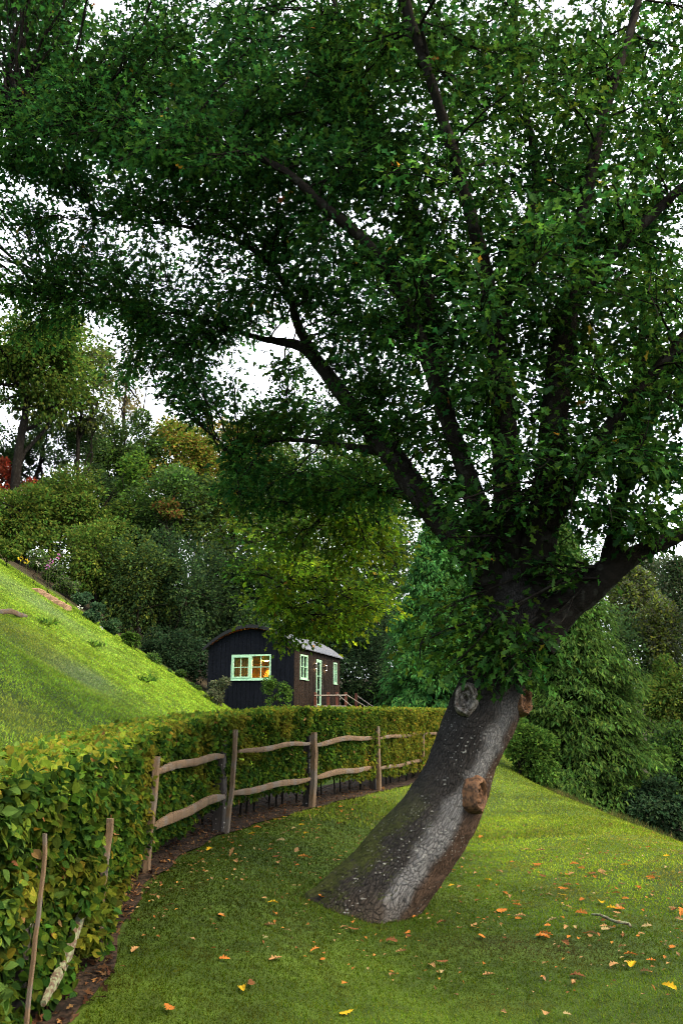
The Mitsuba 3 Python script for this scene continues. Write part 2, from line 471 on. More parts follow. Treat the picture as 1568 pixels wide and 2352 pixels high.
v, f, c = lawn_grass(430000)
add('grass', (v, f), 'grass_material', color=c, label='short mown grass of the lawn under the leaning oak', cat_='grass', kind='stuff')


def far_grass(n):
    x = rng.uniform(-1.0, 5.4, n)
    y = rng.uniform(11, 24, n)
    P = np.column_stack([x, y])
    P = P[(edge_side(P) > 0.0)]
    m = len(P)
    g = patch(P, 0.8, 5)
    cols = palette([(0.13, 0.20, 0.018), (0.15, 0.21, 0.022), (0.17, 0.21, 0.035)], m, 0.2) * (0.8 + 0.6 * sst(0.3, 0.7, g))[:, None]  # bright open light on the crest is put into these blade colours
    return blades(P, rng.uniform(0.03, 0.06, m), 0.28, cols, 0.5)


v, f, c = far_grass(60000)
add('grass_001', (v, f), 'grass_material', color=c, label='turf along the far crest of the lawn, painted pale as if sunlit', cat_='grass', kind='stuff')


def hill_grass(n):
    y = 4.5 + 22.5 * rng.random(n) ** 0.8
    x = -1.6 - rng.random(n) * (0.55 * y + 1.0)
    P = np.column_stack([x, y])
    P = P[side_of(P[:, 0], P[:, 1]) < -0.75]
    m = len(P)
    g, b, w = patch(P, 0.5, 11), patch(P, 1.3, 13), patch(P, 5.0, 15)
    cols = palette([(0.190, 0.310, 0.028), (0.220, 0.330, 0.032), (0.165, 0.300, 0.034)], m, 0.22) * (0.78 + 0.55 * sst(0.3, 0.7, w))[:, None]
    hz = ground(P[:, 0], P[:, 1])
    def spot(u, v_, ru, rv):
        c = pick(u, v_)
        e = pick(u + ru, v_), pick(u, v_ - rv)
        sx, sy = max(0.5, abs(e[0][0] - c[0])), max(0.8, abs(e[1][1] - c[1]))
        return np.exp(-(((P[:, 0] - c[0]) / sx)**2 + ((P[:, 1] - c[1]) / sy)**2))

    br = spot(55, 1455, 90, 40) + 0.8 * spot(150, 1530, 110, 30) + 0.9 * spot(40, 1650, 130, 35) + 0.5 * spot(260, 1610, 120, 25)
    br = np.clip(br * (0.1 + 1.2 * b * w * 2 * 0.6), 0, 0.6)[:, None]
    cols = cols * (1 - br) + br * np.array([0.19, 0.145, 0.05]) * (0.6 + 0.8 * w)[:, None]
    wh = np.clip((spot(205, 1560, 70, 22) + 0.5 * spot(60, 1370, 90, 20)) * (0.3 + b), 0, 0.6)[:, None]
    cols = cols * (1 - wh) + wh * np.array([0.19, 0.26, 0.17])
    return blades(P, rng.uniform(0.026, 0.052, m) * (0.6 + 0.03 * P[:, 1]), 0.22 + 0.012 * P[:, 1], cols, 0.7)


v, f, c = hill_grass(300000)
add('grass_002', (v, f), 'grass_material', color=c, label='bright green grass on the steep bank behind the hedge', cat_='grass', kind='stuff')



def foot_grass(n):
    c = np.array([at(u, v_, Y) for u, v_, Y, w in TRUNK[1:4]])
    P = c[rng.integers(0, 3, n), :2] + rng.normal(0, 0.42, (n, 2))
    cols = palette([(0.036, 0.075, 0.008), (0.050, 0.085, 0.010), (0.065, 0.075, 0.018)], n, 0.25)
    return blades(P, rng.uniform(0.02, 0.05, n), 0.14, cols, 0.6)


v, f, c = foot_grass(6000)
add('grass_003', (v, f), 'grass_material', color=c, label='longer uncut grass round the foot of the oak trunk', cat_='grass', kind='stuff')

# ---------------------------------------------------------------- the oak: trunk, limbs, twigs, leaves
OAK = 'oak_tree'
tag(OAK, 'large oak with a thick leaning trunk bent at its foot and a spreading crown', 'tree')
TY = 7.25


def pathpx(rows):
    return np.array([[*at(u, v, Y), w * px(Y, v)] for u, v, Y, w in rows])


def bark_tube(rows, n, sides, amp, seed, deep=1.0):
    C = catmull(pathpx(rows), n)
    v, f = tube(C[:, :3], C[:, 3], sides, ref=np.array([0.15, 1.0, 0.1]))
    k = len(C) * sides
    centre = np.repeat(C[:, :3], sides, 0)
    nn = norm(v[:k] - centre)
    s = np.repeat(np.cumsum(np.r_[0, np.linalg.norm(np.diff(C[:, :3], axis=0), axis=1)]), sides)
    ang = np.tile(np.arange(sides) * 2 * np.pi / sides, len(C))
    R = np.repeat(C[:, 3], sides)
    # bark in upright plates: noise stretched along the axis, around a circle so that it closes
    q = np.column_stack([np.cos(ang) * R * 34, np.sin(ang) * R * 34, s * 15])
    big = np.column_stack([np.cos(ang) * 1.6, np.sin(ang) * 1.6, s * 1.5])
    ridg = 1 - np.abs(meshkit.fbm(q, 3, seed) * 2 - 1) * 2.2
    disp = amp * (-np.clip(ridg - 0.45, 0, 1)) * deep + 0.10 * R * (meshkit.fbm(big, 3, seed + 5) - 0.5) * 2
    lump = meshkit.fbm(v[:k] * 4.5, 3, seed + 9) - 0.5
    above = v[:k, 2] - ground(v[:k, 0], v[:k, 1]) if sides > 100 else np.full(k, 9.0)
    disp = disp + 0.10 * R * lump + 0.055 * np.exp(-np.clip(above, 0, 9) / 0.14) * (0.35 + np.clip(np.sin(ang * 4 + 0.6) + 0.5 * np.sin(ang * 7 + 2), 0, 2)) * (sides > 100)
    v[:k] += nn * disp[:, None]
    UV = np.zeros((len(v), 2))
    UV[:k, 0], UV[:k, 1] = ang / (2 * np.pi), s / 2.2
    return v, f, C, UV


v, f, CT, UV = bark_tube([(u, v_, Y, w * 0.97) for u, v_, Y, w in TRUNK], 34, 200, 0.009, 21)
# foot of the trunk: swell where it meets the lawn
add(OAK + '__trunk', (v, f), 'bark_material', smooth=True, uv=UV)


def knot(u, v_, Y, rr, ry, face, mat, hole=0.45, depth=0.05, label=None):
    """an overgrown branch scar: a thick lip round a sunken face"""
    c = at(u, v_, Y)
    n_ = norm(np.array(face, float))
    upv = norm(np.array([0, 0, 1.0]) - n_ * n_[2])
    sx = np.cross(upv, n_)
    prof = [(1.30, -0.12), (1.18, -0.02), (1.05, 0.025), (0.92, 0.036), (0.80, 0.02), (0.70, -0.012), (0.62, -0.02), (0.52, 0.0), (0.40, 0.004), (0.28, -0.012), (0.18, -0.05), (0.08, -0.07), (0.0, -0.075)]
    sides = 40
    ang = np.arange(sides) * 2 * np.pi / sides
    V = []
    for k, (r_, h_) in enumerate(prof):
        wv = 1 + 0.09 * np.sin(ang * 2 + 1) * (r_ > 0.3) + 0.05 * np.sin(ang * 5 + 2.0) + 0.025 * np.sin(ang * 9 + k)
        hh = h_ * depth / 0.05 + 0.008 * np.sin(ang * 5 + k * 1.7)
        V.append(c + (rr * r_ * wv * np.cos(ang))[:, None] * sx + (ry * r_ * wv * np.sin(ang))[:, None] * upv + hh[:, None] * n_)
    V = np.vstack(V)
    V += 0.028 * (meshkit.fbm(V * 26, 3, 4)[:, None] - 0.5) * n_
    a, b = np.meshgrid(np.arange(len(prof) - 1), np.arange(sides), indexing='ij')
    Q = np.stack([a * sides + b, a * sides + (b + 1) % sides, (a + 1) * sides + (b + 1) % sides, (a + 1) * sides + b], -1).reshape(-1, 4)
    add(num(OAK + '__knot'), (V, Q), mat, smooth=True, label=label)


knot(1068, 1606, 7.03, 0.080, 0.128, (-0.35, -1, 0.12), 'scar_material', label='pale grey ringed branch scar on the trunk')
knot(1200, 1610, 7.22, 0.085, 0.12, (0.8, -0.75, 0.05), 'brown_scar_material', depth=0.07, label='sawn brown branch stub on the right of the trunk')
knot(1100, 1826, 6.97, 0.075, 0.135, (0.85, -0.7, -0.05), 'brown_scar_material', depth=0.045, label='brown hollow scar low on the outer bend')

LIMBS = [
    [(1165, 1440, 7.4, 50), (1120, 1345, 7.4, 40), (1052, 1245, 7.6, 36), (965, 1140, 7.9, 33), (895, 1040, 8.2, 31), (800, 925, 8.6, 27), (740, 845, 8.9, 23), (690, 795, 9.2, 18), (590, 775, 9.7, 12), (470, 735, 10.1, 10), (330, 695, 10.5, 8), (170, 680, 11, 5)],
    [(740, 845, 8.9, 20), (690, 760, 8.7, 16), (650, 650, 8.5, 12), (560, 560, 8.6, 10), (420, 520, 8.9, 8), (250, 500, 9.4, 5)],
    [(1165, 1400, 7.4, 46), (1110, 1210, 7.3, 34), (1040, 1000, 7.2, 28), (940, 720, 7.1, 23), (855, 575, 7.0, 19), (740, 470, 7.0, 16), (640, 385, 7.1, 13), (480, 320, 7.5, 10), (280, 270, 8.0, 7), (90, 260, 8.6, 4)],
    [(1175, 1400, 7.45, 56), (1165, 1160, 7.2, 38), (1155, 950, 7.0, 33), (1138, 780, 6.9, 28), (1110, 610, 6.8, 24), (1060, 420, 6.6, 20), (1000, 220, 6.4, 17), (940, 30, 6.3, 14), (900, -160, 6.3, 9)],
    [(1040, 1000, 7.2, 22), (995, 760, 7.5, 20), (965, 560, 7.7, 18), (930, 420, 7.8, 16), (845, 240, 8.0, 15), (790, 80, 8.2, 12), (740, -100, 8.3, 8)],
    [(1200, 1400, 7.4, 56), (1250, 1170, 7.1, 41), (1272, 960, 7.0, 36), (1292, 770, 6.9, 32), (1320, 650, 6.8, 28), (1340, 470, 6.7, 21), (1390, 250, 6.6, 17), (1450, 60, 6.6, 14), (1490, -120, 6.6, 9)],
    [(1305, 700, 6.85, 24), (1400, 590, 6.7, 19), (1500, 490, 6.6, 17), (1600, 400, 6.6, 13), (1720, 300, 6.7, 9)],
    [(1138, 780, 6.9, 20), (1200, 560, 7.3, 17), (1230, 380, 7.6, 15), (1190, 180, 7.8, 12), (1180, -60, 8.0, 9)],
    [(1225, 1470, 7.3, 60), (1290, 1400, 7.25, 46), (1345, 1358, 7.2, 42), (1400, 1310, 7.15, 38), (1470, 1268, 7.1, 28), (1568, 1225, 7.1, 22), (1690, 1160, 7.1, 16), (1800, 1080, 7.2, 9)],
    [(1395, 1318, 7.15, 32), (1410, 1230, 7.2, 25), (1440, 1090, 7.3, 21), (1500, 930, 7.4, 18), (1570, 790, 7.5, 15), (1650, 640, 7.6, 10)],
    [(1250, 1210, 7.1, 32), (1330, 1090, 6.9, 27), (1420, 950, 6.8, 24), (1500, 860, 6.7, 21), (1590, 750, 6.6, 17), (1700, 640, 6.6, 11)],
    [(1455, 1060, 7.3, 15), (1470, 860, 7.6, 14), (1478, 700, 7.8, 12), (1500, 520, 8.0, 9), (1520, 330, 8.0, 6)],
    [(965, 1140, 7.9, 22), (880, 1130, 8.9, 14), (790, 1150, 10.0, 12), (720, 1210, 11.2, 10), (680, 1280, 12.0, 8), (660, 1370, 12.6, 5)],
    [(895, 1040, 8.2, 18), (760, 1020, 9.0, 12), (640, 1010, 9.6, 10), (560, 1040, 10.0, 6)],
]
LIMBPTS, LIMBTAN = [], []
for i, rows in enumerate(LIMBS):
    rows = [(u, v_, Y, w * (0.88 if w > 30 else 0.72 if w > 12 else 0.55)) for u, v_, Y, w in rows]
    v, f, C, _ = bark_tube(rows, 14, 18 if rows[0][3] > 30 else 12, 0.014, 40 + i)
    add(num(OAK + '__limb'), (v, f), 'limb_material', smooth=True)
    cut = max(2, int(len(C) * (0.3 if i in (0, 2, 3, 5, 8) else 0.12)))
    LIMBPTS.append(C[cut:, :3]); LIMBTAN.append(norm(np.gradient(C[:, :3], axis=0))[cut:])
LP, LT = np.vstack(LIMBPTS), np.vstack(LIMBTAN)
LTREE = cKDTree(LP)

CROWN = [  # u, v, Y, ru, rv in picture units, depth radius in m, number of twigs, tint (0 deep green, 1 yellow green)
    (100, 60, 9.6, 150, 130, 1.3, 75, 0.0), (150, 270, 8.9, 220, 150, 1.7, 170, 0.0), (400, 120, 9.0, 190, 150, 1.5, 120, 0.05),
    (440, 320, 8.0, 240, 140, 1.7, 150, 0.0), (620, 160, 8.4, 220, 170, 1.6, 130, 0.0), (760, 350, 8.0, 200, 150, 1.5, 115, 0.0),
    (850, 120, 8.0, 200, 170, 1.7, 120, 0.15), (1060, 130, 7.6, 210, 170, 1.8, 115, 0.1), (1000, 380, 7.5, 200, 180, 1.7, 110, 0.1),
    (1250, 180, 7.4, 200, 190, 1.8, 115, 0.2), (1450, 170, 7.4, 200, 200, 1.8, 120, 0.1), (1250, 450, 7.2, 190, 180, 1.7, 110, 0.05),
    (1460, 430, 7.2, 170, 170, 1.6, 100, 0.1), (1150, 640, 7.2, 170, 170, 1.6, 95, 0.1), (1350, 640, 7.0, 170, 150, 1.4, 85, 0.1),
    (1500, 680, 7.2, 120, 160, 1.5, 70, 0.15), (940, 600, 7.6, 150, 150, 1.5, 85, 0.05), (760, 560, 8.2, 150, 140, 1.4, 85, 0.0),
    (560, 480, 8.7, 170, 110, 1.3, 85, 0.05), (330, 470, 9.2, 170, 80, 1.2, 55, 0.05), (100, 400, 9.6, 130, 60, 1.1, 40, 0.0),
    (600, 640, 9.0, 190, 100, 1.3, 75, 0.05), (330, 610, 9.9, 120, 70, 1.0, 34, 0.1), (90, 580, 10.2, 110, 60, 0.9, 30, 0.1),
    (400, 740, 10.0, 150, 80, 1.0, 50, 0.05), (180, 690, 10.6, 170, 60, 1.0, 40, 0.1), (420, 840, 10.2, 85, 110, 0.8, 62, 0.05), (435, 915, 10.3, 55, 50, 0.6, 24, 0.1), (640, 940, 9.7, 80, 50, 0.7, 22, 0.15), (560, 960, 10.0, 40, 40, 0.4, 10, 0.2), (665, 850, 9.5, 45, 50, 0.5, 11, 0.15), (520, 850, 9.9, 40, 60, 0.5, 9, 0.1), (330, 760, 10.4, 80, 70, 0.8, 26, 0.1), (530, 730, 9.8, 90, 60, 0.8, 28, 0.05), (250, 640, 10.0, 120, 60, 0.9, 26, 0.1), (300, 860, 10.6, 50, 60, 0.6, 14, 0.1), (60, 660, 10.8, 90, 60, 0.9, 26, 0.1), (90, 770, 11, 100, 60, 0.9, 20, 0.15),
    (820, 740, 8.6, 130, 110, 1.2, 65, 0.05), (1000, 790, 7.7, 150, 140, 1.4, 75, 0.05), (1180, 860, 7.3, 150, 140, 1.4, 75, 0.1),
    (1360, 860, 7.2, 120, 130, 1.3, 48, 0.2), (1520, 900, 7.2, 110, 130, 1.3, 48, 0.1), (870, 900, 8.6, 120, 100, 1.1, 46, 0.1),
    (1030, 980, 7.9, 150, 120, 1.3, 65, 0.1), (1210, 1040, 7.4, 130, 110, 1.2, 42, 0.1), (1390, 1040, 7.1, 140, 100, 1.2, 60, 0.1), (1520, 1060, 7.1, 90, 80, 1.1, 30, 0.1),
    (1050, 1160, 7.6, 120, 110, 1.1, 48, 0.1), (1190, 1200, 7.3, 110, 100, 1.0, 24, 0.1), (1380, 1190, 7.1, 130, 70, 1.0, 48, 0.1), (1510, 1190, 7.0, 80, 60, 0.8, 16, 0.1),
    (720, 960, 9.6, 130, 80, 1.1, 44, 0.2), (640, 1110, 10.0, 170, 70, 1.2, 80, 0.05), (830, 1090, 9.2, 150, 100, 1.2, 60, 0.2), (560, 1010, 10.2, 70, 50, 0.7, 14, 0.3),
    (700, 1210, 11.0, 160, 90, 1.2, 70, 0.5), (850, 1240, 10.6, 110, 120, 1.2, 75, 0.85), (660, 1330, 12.3, 110, 100, 1.1, 75, 0.8), (830, 1365, 12.0, 115, 90, 1.0, 75, 0.95), (690, 1435, 13.0, 75, 60, 0.7, 34, 0.85), (790, 1445, 12.6, 60, 40, 0.6, 20, 0.9), (640, 1470, 13.2, 30, 40, 0.4, 9, 0.8), (560, 1260, 12.0, 60, 90, 0.8, 22, 0.5),
    (590, 1370, 12.6, 50, 70, 0.7, 14, 0.55), (1080, 1300, 7.3, 70, 70, 0.6, 16, 0.1), (1250, 1310, 7.1, 70, 60, 0.5, 9, 0.1),
    (1130, 1480, 7.1, 120, 60, 0.55, 28, 0.15), (1050, 1430, 7.3, 110, 80, 0.6, 22, 0.3), (1150, 1540, 7.0, 90, 40, 0.45, 22, 0.1), (1000, 1500, 7.3, 70, 60, 0.5, 12, 0.25),
    # crown outside the picture: above, to the right and over the camera
    (60, -60, 9.2, 170, 90, 1.4, 50, 0.0), (60, 500, 10, 100, 60, 0.8, 24, 0.05), (200, 560, 10, 80, 60, 0.8, 18, 0.05), (130, 640, 10.5, 100, 40, 0.7, 18, 0.1),
    (-140, 150, 9.4, 150, 200, 1.5, 90, 0.0), (-130, 450, 9.8, 130, 130, 1.2, 60, 0.05), (-110, 650, 10.5, 110, 70, 0.9, 24, 0.1),
    (400, -180, 8.4, 500, 180, 2.0, 150, 0.0), (1100, -200, 7.0, 500, 200, 2.0, 170, 0.1), (1750, 300, 7.0, 200, 400, 2.0, 150, 0.1), (1720, 850, 7.0, 160, 220, 1.6, 60, 0.1), (1720, 1120, 7.0, 140, 100, 1.2, 30, 0.1),
    (900, -500, 5.5, 700, 250, 1.8, 160, 0.1),
]


def oak_leaves():
    tips, tint = [], []
    for u, v_, Y, ru, rv, ry, n, t in CROWN:
        n = int(n * (1.0 if v_ < -60 else 0.85 if t > 0.4 else 1.75 if v_ < 420 and u < 800 else 1.15 if v_ > 450 and u < 800 and v_ < 1000 else 0.85 if v_ > 1100 and u > 1000 else 1.02 if u > 950 else 1.35))
        d = rdir(n) * (rng.random((n, 1)) ** (1 / 2.6))
        for k in range(n):
            yy = Y + d[k, 1] * ry
            tips.append(at(u + d[k, 0] * ru, v_ - d[k, 2] * rv, yy))
            tint.append(t)
    tips, tint = np.array(tips), np.array(tint)
    keep = tips[:, 2] > ground(tips[:, 0], tips[:, 1]) + 1.0
    tips, tint = tips[keep], tint[keep]
    nb = len(tips) // 8
    cen, lab = kmeans2(tips, nb, minit='points', seed=3, iter=6)
    wood = []
    base_dir = np.zeros_like(tips)
    for b in range(nb):
        mem = np.nonzero(lab == b)[0]
        if not len(mem):
            continue
        c = tips[mem].mean(0)
        # bough: from a limb point lower down and towards the trunk
        _, near = LTREE.query(c, k=24)
        L = LP[near]
        cost = np.linalg.norm(L - c, axis=1) + 0.6 * np.maximum(L[:, 2] - c[2] + 0.2, 0)
        s = near[np.argmin(cost)]
        p0, p3 = LP[s], c
        ln = np.linalg.norm(p3 - p0)
        t = np.linspace(0, 1, 9)[:, None]
        m1 = p0 + LT[s] * ln * 0.35 + rng.normal(0, 0.08, 3) * ln
        m2 = p0 * 0.35 + p3 * 0.65 + np.array([0, 0, 0.08 * ln]) + rng.normal(0, 0.07, 3) * ln
        P = (1 - t)**3 * p0 + 3 * (1 - t)**2 * t * m1 + 3 * (1 - t) * t**2 * m2 + t**3 * p3
        P[1:-1] += rng.normal(0, 0.014, (7, 3)) * ln
        r0 = 0.007 + 0.007 * ln
        wood.append(tube(P, np.linspace(r0, 0.007, 9), 5, cap=False))
        for k in mem:
            a = P[rng.integers(4, 9)]
            d = tips[k] - a
            l2 = np.linalg.norm(d)
            mid = a + 0.5 * d + rng.normal(0, 0.1, 3) * l2
            tt = np.linspace(0, 1, 5)[:, None]
            Q = (1 - tt)**2 * a + 2 * (1 - tt) * tt * mid + tt**2 * tips[k]
            wood.append(tube(Q, np.linspace(0.007, 0.003, 5), 3, cap=False))
            base_dir[k] = d / max(l2, 1e-6)
    add(OAK + '__twig', cat(wood), 'limb_material', smooth=True, kind='stuff')
    # leaves in rosettes along each twig's end
    per = rng.integers(18, 30, len(tips))
    own = np.repeat(np.arange(len(tips)), per)
    n = len(own)
    along = -np.abs(rng.normal(0, 0.22, (n, 1)))
    off = rng.normal(0, 1, (n, 3)) * np.array([0.115, 0.115, 0.07])
    pos = tips[own] + base_dir[own] * along + off
    yd = norm(off) * 0.9 + base_dir[own] * 0.5 + rng.normal(0, 0.35, (n, 3)) + np.array([0, 0, -0.25])
    zd = np.array([0, 0, 1.0]) + rng.normal(0, 0.55, (n, 3))
    size = rng.uniform(0.076, 0.126, n)
    tn = ((tint * 0.9 * np.exp(rng.normal(-0.1, 0.35, len(tips))))[own] + rng.normal(0, 0.10, n)).clip(0, 1)[:, None]
    cl = np.exp(rng.normal(-0.04, 0.46, len(tips)))[own][:, None]
    green = palette([(0.020, 0.074, 0.015), (0.028, 0.088, 0.016), (0.015, 0.058, 0.017)], n, 0.22)
    yel = palette([(0.115, 0.20, 0.012), (0.17, 0.225, 0.012), (0.085, 0.17, 0.014)], n, 0.22)  # yellow green stands for light coming through the drooping leaves
    col = (green * (1 - tn) + yel * tn) * cl
    odd = rng.random(n) < 0.0018
    col[odd] = palette([(0.30, 0.17, 0.02), (0.22, 0.10, 0.03), (0.28, 0.22, 0.03)], odd.sum(), 0.2)
    return pos, yd, zd, size, col


pos, yd, zd, size, col = oak_leaves()
OAKLEAF = mikit.ply(LEAVES['oak_fine'], None, smooth=False)
# the leaves nearest to the path one by one, the rest of the crown as one mass
dist = np.linalg.norm(pos, axis=1)
ang_ok = (pos[:, 1] > 0.5) & (np.abs(pos[:, 0] / np.maximum(pos[:, 1], 0.1)) < 0.42) & (pos[:, 2] < 1.02 * pos[:, 1])
order = np.argsort(np.where(ang_ok, dist / size, 1e9))
single, rest = order[:290], order[290:]
v, f, c = scatter('oak', pos[rest], yd[rest], zd[rest], size[rest], col[rest])
add(OAK + '__crown', (v, f), 'oak_leaf_material', color=c, kind='stuff')
for t_, cc in enumerate([(0.026, 0.075, 0.022), (0.034, 0.085, 0.024), (0.022, 0.062, 0.024)]):
    scene[f'single_leaf_material_{"abc"[t_]}'] = {'type': 'principledthin', 'base_color': {'type': 'rgb', 'value': list(cc)}, 'roughness': 0.42, 'diff_trans': 1.15, 'eta': 1.3, 'spec_trans': 0.0}


def frame(p, y, z, s):
    y = norm(np.asarray(y, float)); x = norm(np.cross(y, z)); z = np.cross(x, y)
    m = np.eye(4)
    m[:3, 0], m[:3, 1], m[:3, 2], m[:3, 3] = x * s, y * s, z * s, p
    return T4(m)


for q_, k in enumerate(single):
    scene[num(OAK + '__crown__leaf')] = {**OAKLEAF, 'bsdf': {'type': 'ref', 'id': f'single_leaf_material_{"abc"[q_ % 3]}'}, 'to_world': frame(pos[k], yd[k], zd[k], size[k])}

# ---------------------------------------------------------------- the hedge
HEDGE = 'clipped_hedge'
tag(HEDGE, 'long clipped hornbeam hedge with yellowing leaves running along the post and rail fence', 'hedge')
_hs = np.r_[0, np.cumsum(np.linalg.norm(np.diff(FPATH, axis=0), axis=1))]
HLEN = _hs[-1]


def hedge_frame(s):
    x = np.interp(s, _hs, FPATH[:, 0]); y = np.interp(s, _hs, FPATH[:, 1])
    tx = np.interp(s, _hs, _ftan[:, 0]); ty = np.interp(s, _hs, _ftan[:, 1])
    t = norm(np.column_stack([tx, ty]))
    return np.column_stack([x, y]), np.column_stack([-t[:, 1], t[:, 0]])       # point, direction away from the lawn


def hedge_top(y):
    return np.interp(y, [2.2, 3, 5, 7, 9.4, 12, 15, 20], [-0.34, -0.27, -0.20, -0.12, 0.03, 0.15, 0.18, 0.22])


def hedge_front(y):
    """how far the leafy face stands behind (positive) or before the fence line"""
    return np.interp(y, [2.2, 3.5, 5, 5.8, 6.6, 20], [-0.05, -0.015, 0.015, 0.05, 0.10, 0.06])


def hedge_points(n, part):
    s = HLEN * rng.random(n) ** (1.35 if part != 'core' else 1.2)
    P, N = hedge_frame(s)
    y = P[:, 1]
    gz = ground(P[:, 0], P[:, 1])
    top, front = hedge_top(y), hedge_front(y)
    lump = meshkit.fbm(np.column_stack([s * 2.2, s * 0, s * 0]), 3, 2) - 0.5
    W = 0.70
    h = rng.random(n)
    low = gz + np.interp(y, [2, 6, 7.5, 9.4, 13, 20], [0.01, 0.02, 0.12, 0.28, 0.28, 0.12]) + 0.12 * (meshkit.fbm(np.column_stack([s * 3, s * 0 + 9, s * 0]), 2, 6) - 0.5)
    if part == 'top':
        w = rng.random(n) * W
        z = top + 0.05 * lump - np.abs(rng.normal(0, 0.05, n))
        nrm = np.column_stack([N * ((w / W - 0.5) * 0.5)[:, None], np.ones(n)])
    elif part == 'face':
        w = np.abs(rng.normal(0, 0.08, n)) - 0.03 + 0.13 * (meshkit.noise(np.column_stack([s * 5, h * 6, s * 0]), 4) - 0.5)
        z = low + (top - low) * h ** 0.9
        nrm = np.column_stack([-N, np.full(n, 0.35)])
    elif part == 'back':
        w = W - np.abs(rng.normal(0, 0.05, n))
        z = low + (top - low) * h
        nrm = np.column_stack([N, np.full(n, 0.35)])
    else:
        w = 0.08 + rng.random(n) * (W - 0.16)
        z = low + 0.04 + (top - low - 0.06) * h
        nrm = rdir(n)
    xy = P + N * (front + w)[:, None]
    return np.column_stack([xy, z]), nrm, s, y, h


H = []
for part, n in (('face', 66000), ('top', 32000), ('back', 9000), ('core', 24000)):
    p, nrm, s, y, h = hedge_points(n, part)
    m = len(p)
    zd_ = norm(nrm) * 0.9 + np.array([0, 0, 0.35]) + rng.normal(0, 0.62, (m, 3))
    yd_ = rng.normal(0, 0.7, (m, 3)) + np.array([0.1, -0.2, -0.55]) + 0.25 * norm(nrm)
    pch = meshkit.fbm(p * 2.6, 3, 8)
    dens = meshkit.fbm(p * 7.0, 2, 18)
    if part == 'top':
        cc = palette([(0.14, 0.22, 0.022), (0.19, 0.24, 0.025), (0.23, 0.23, 0.03), (0.10, 0.19, 0.03)], m, 0.2)  # yellow new growth, painted brighter for the light on top
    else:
        cc = palette([(0.034, 0.082, 0.012), (0.048, 0.098, 0.013), (0.078, 0.118, 0.014), (0.024, 0.062, 0.014)], m, 0.32)  # shadow on the hedge face is put into these darker leaf colours
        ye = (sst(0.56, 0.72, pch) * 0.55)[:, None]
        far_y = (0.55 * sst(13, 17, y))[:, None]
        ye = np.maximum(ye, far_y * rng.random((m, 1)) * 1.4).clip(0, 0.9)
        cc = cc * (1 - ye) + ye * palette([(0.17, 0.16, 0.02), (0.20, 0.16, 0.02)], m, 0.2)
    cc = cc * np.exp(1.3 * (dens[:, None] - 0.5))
    odd = rng.random(m) < 0.014
    cc[odd] = palette([(0.28, 0.22, 0.03), (0.30, 0.19, 0.08), (0.22, 0.11, 0.04)], odd.sum(), 0.2)
    sz = rng.uniform(0.040, 0.066, m)
    ok_ = dens + rng.normal(0, 0.06, m) > (0.40 if part in ('face', 'core') else 0.30)
    H.append((p[ok_], yd_[ok_], zd_[ok_], sz[ok_], cc[ok_]))
p, yd_, zd_, sz, cc = (np.concatenate([h_[k] for h_ in H]) for k in range(5))
r_ = np.linalg.norm(p, axis=1)
okv = (p[:, 1] > 0.5) & (p[:, 0] > -0.42 * p[:, 1]) & (p[:, 2] > -0.33 * p[:, 1])
nearfirst = np.argsort(np.where(okv, r_ / sz, 1e9))
near = r_ < 6.5
single_h = nearfirst[:295]
mask = np.ones(len(p), bool); mask[single_h] = False
a, b = mask & near, mask & ~near
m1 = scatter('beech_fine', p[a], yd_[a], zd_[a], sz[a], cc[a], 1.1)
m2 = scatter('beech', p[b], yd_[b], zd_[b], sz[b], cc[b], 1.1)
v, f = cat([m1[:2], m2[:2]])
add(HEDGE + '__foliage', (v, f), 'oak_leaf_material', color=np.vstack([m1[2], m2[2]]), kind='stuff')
BEECH = mikit.ply(LEAVES['beech_fine'], None)
HC = [(0.10, 0.16, 0.022), (0.14, 0.19, 0.024), (0.19, 0.19, 0.025), (0.065, 0.125, 0.028), (0.26, 0.20, 0.03)]
for t_, c_ in enumerate(HC):
    scene[f'hedge_leaf_material_{"abcde"[t_]}'] = {'type': 'principledthin', 'base_color': {'type': 'rgb', 'value': list(c_)}, 'roughness': 0.42, 'diff_trans': 0.7, 'eta': 1.4, 'spec_trans': 0.0}
for k in single_h:
    t_ = int(np.argmin(np.abs(np.array(HC) - cc[k]).sum(1)))
    scene[num(HEDGE + '__leaf')] = {**BEECH, 'bsdf': {'type': 'ref', 'id': f'hedge_leaf_material_{"abcde"[t_]}'}, 'to_world': frame(p[k], yd_[k], zd_[k], sz[k])}


def hedge_stems():
    s = np.arange(0.4, HLEN, 0.30) + rng.normal(0, 0.03, len(np.arange(0.4, HLEN, 0.30)))
    P, N = hedge_frame(s)
    for k in range(len(s)):
        y = P[k, 1]
        b = P[k] + N[k] * (0.42 + rng.normal(0, 0.05))
        g = float(ground(b[0], b[1]))
        tp = float(hedge_top(y)) - 0.12
        z = np.linspace(g - 0.05, tp, 9)
        Q = np.column_stack([b[0] + np.cumsum(rng.normal(0, 0.012, 9)), b[1] + np.cumsum(rng.normal(0, 0.012, 9)), z])
        ms = [tube(Q, np.linspace(0.017, 0.006, 9), 6)]
        for _ in range(7):
            i0 = rng.integers(1, 7)
            d = norm(np.array([rng.normal(), rng.normal(), 0.8])) * rng.uniform(0.18, 0.36)
            ms.append(tube(np.linspace(Q[i0], Q[i0] + d, 4), np.linspace(0.006, 0.003, 4), 4))
        add(num(HEDGE + '__stem'), cat(ms), 'limb_material', smooth=True)


hedge_stems()

# ---------------------------------------------------------------- the fence of cleft oak posts and rails
FEN = 'post_and_rail_fence'
tag(FEN, 'weathered post and rail fence of cleft timber standing in front of the hedge', 'fence')


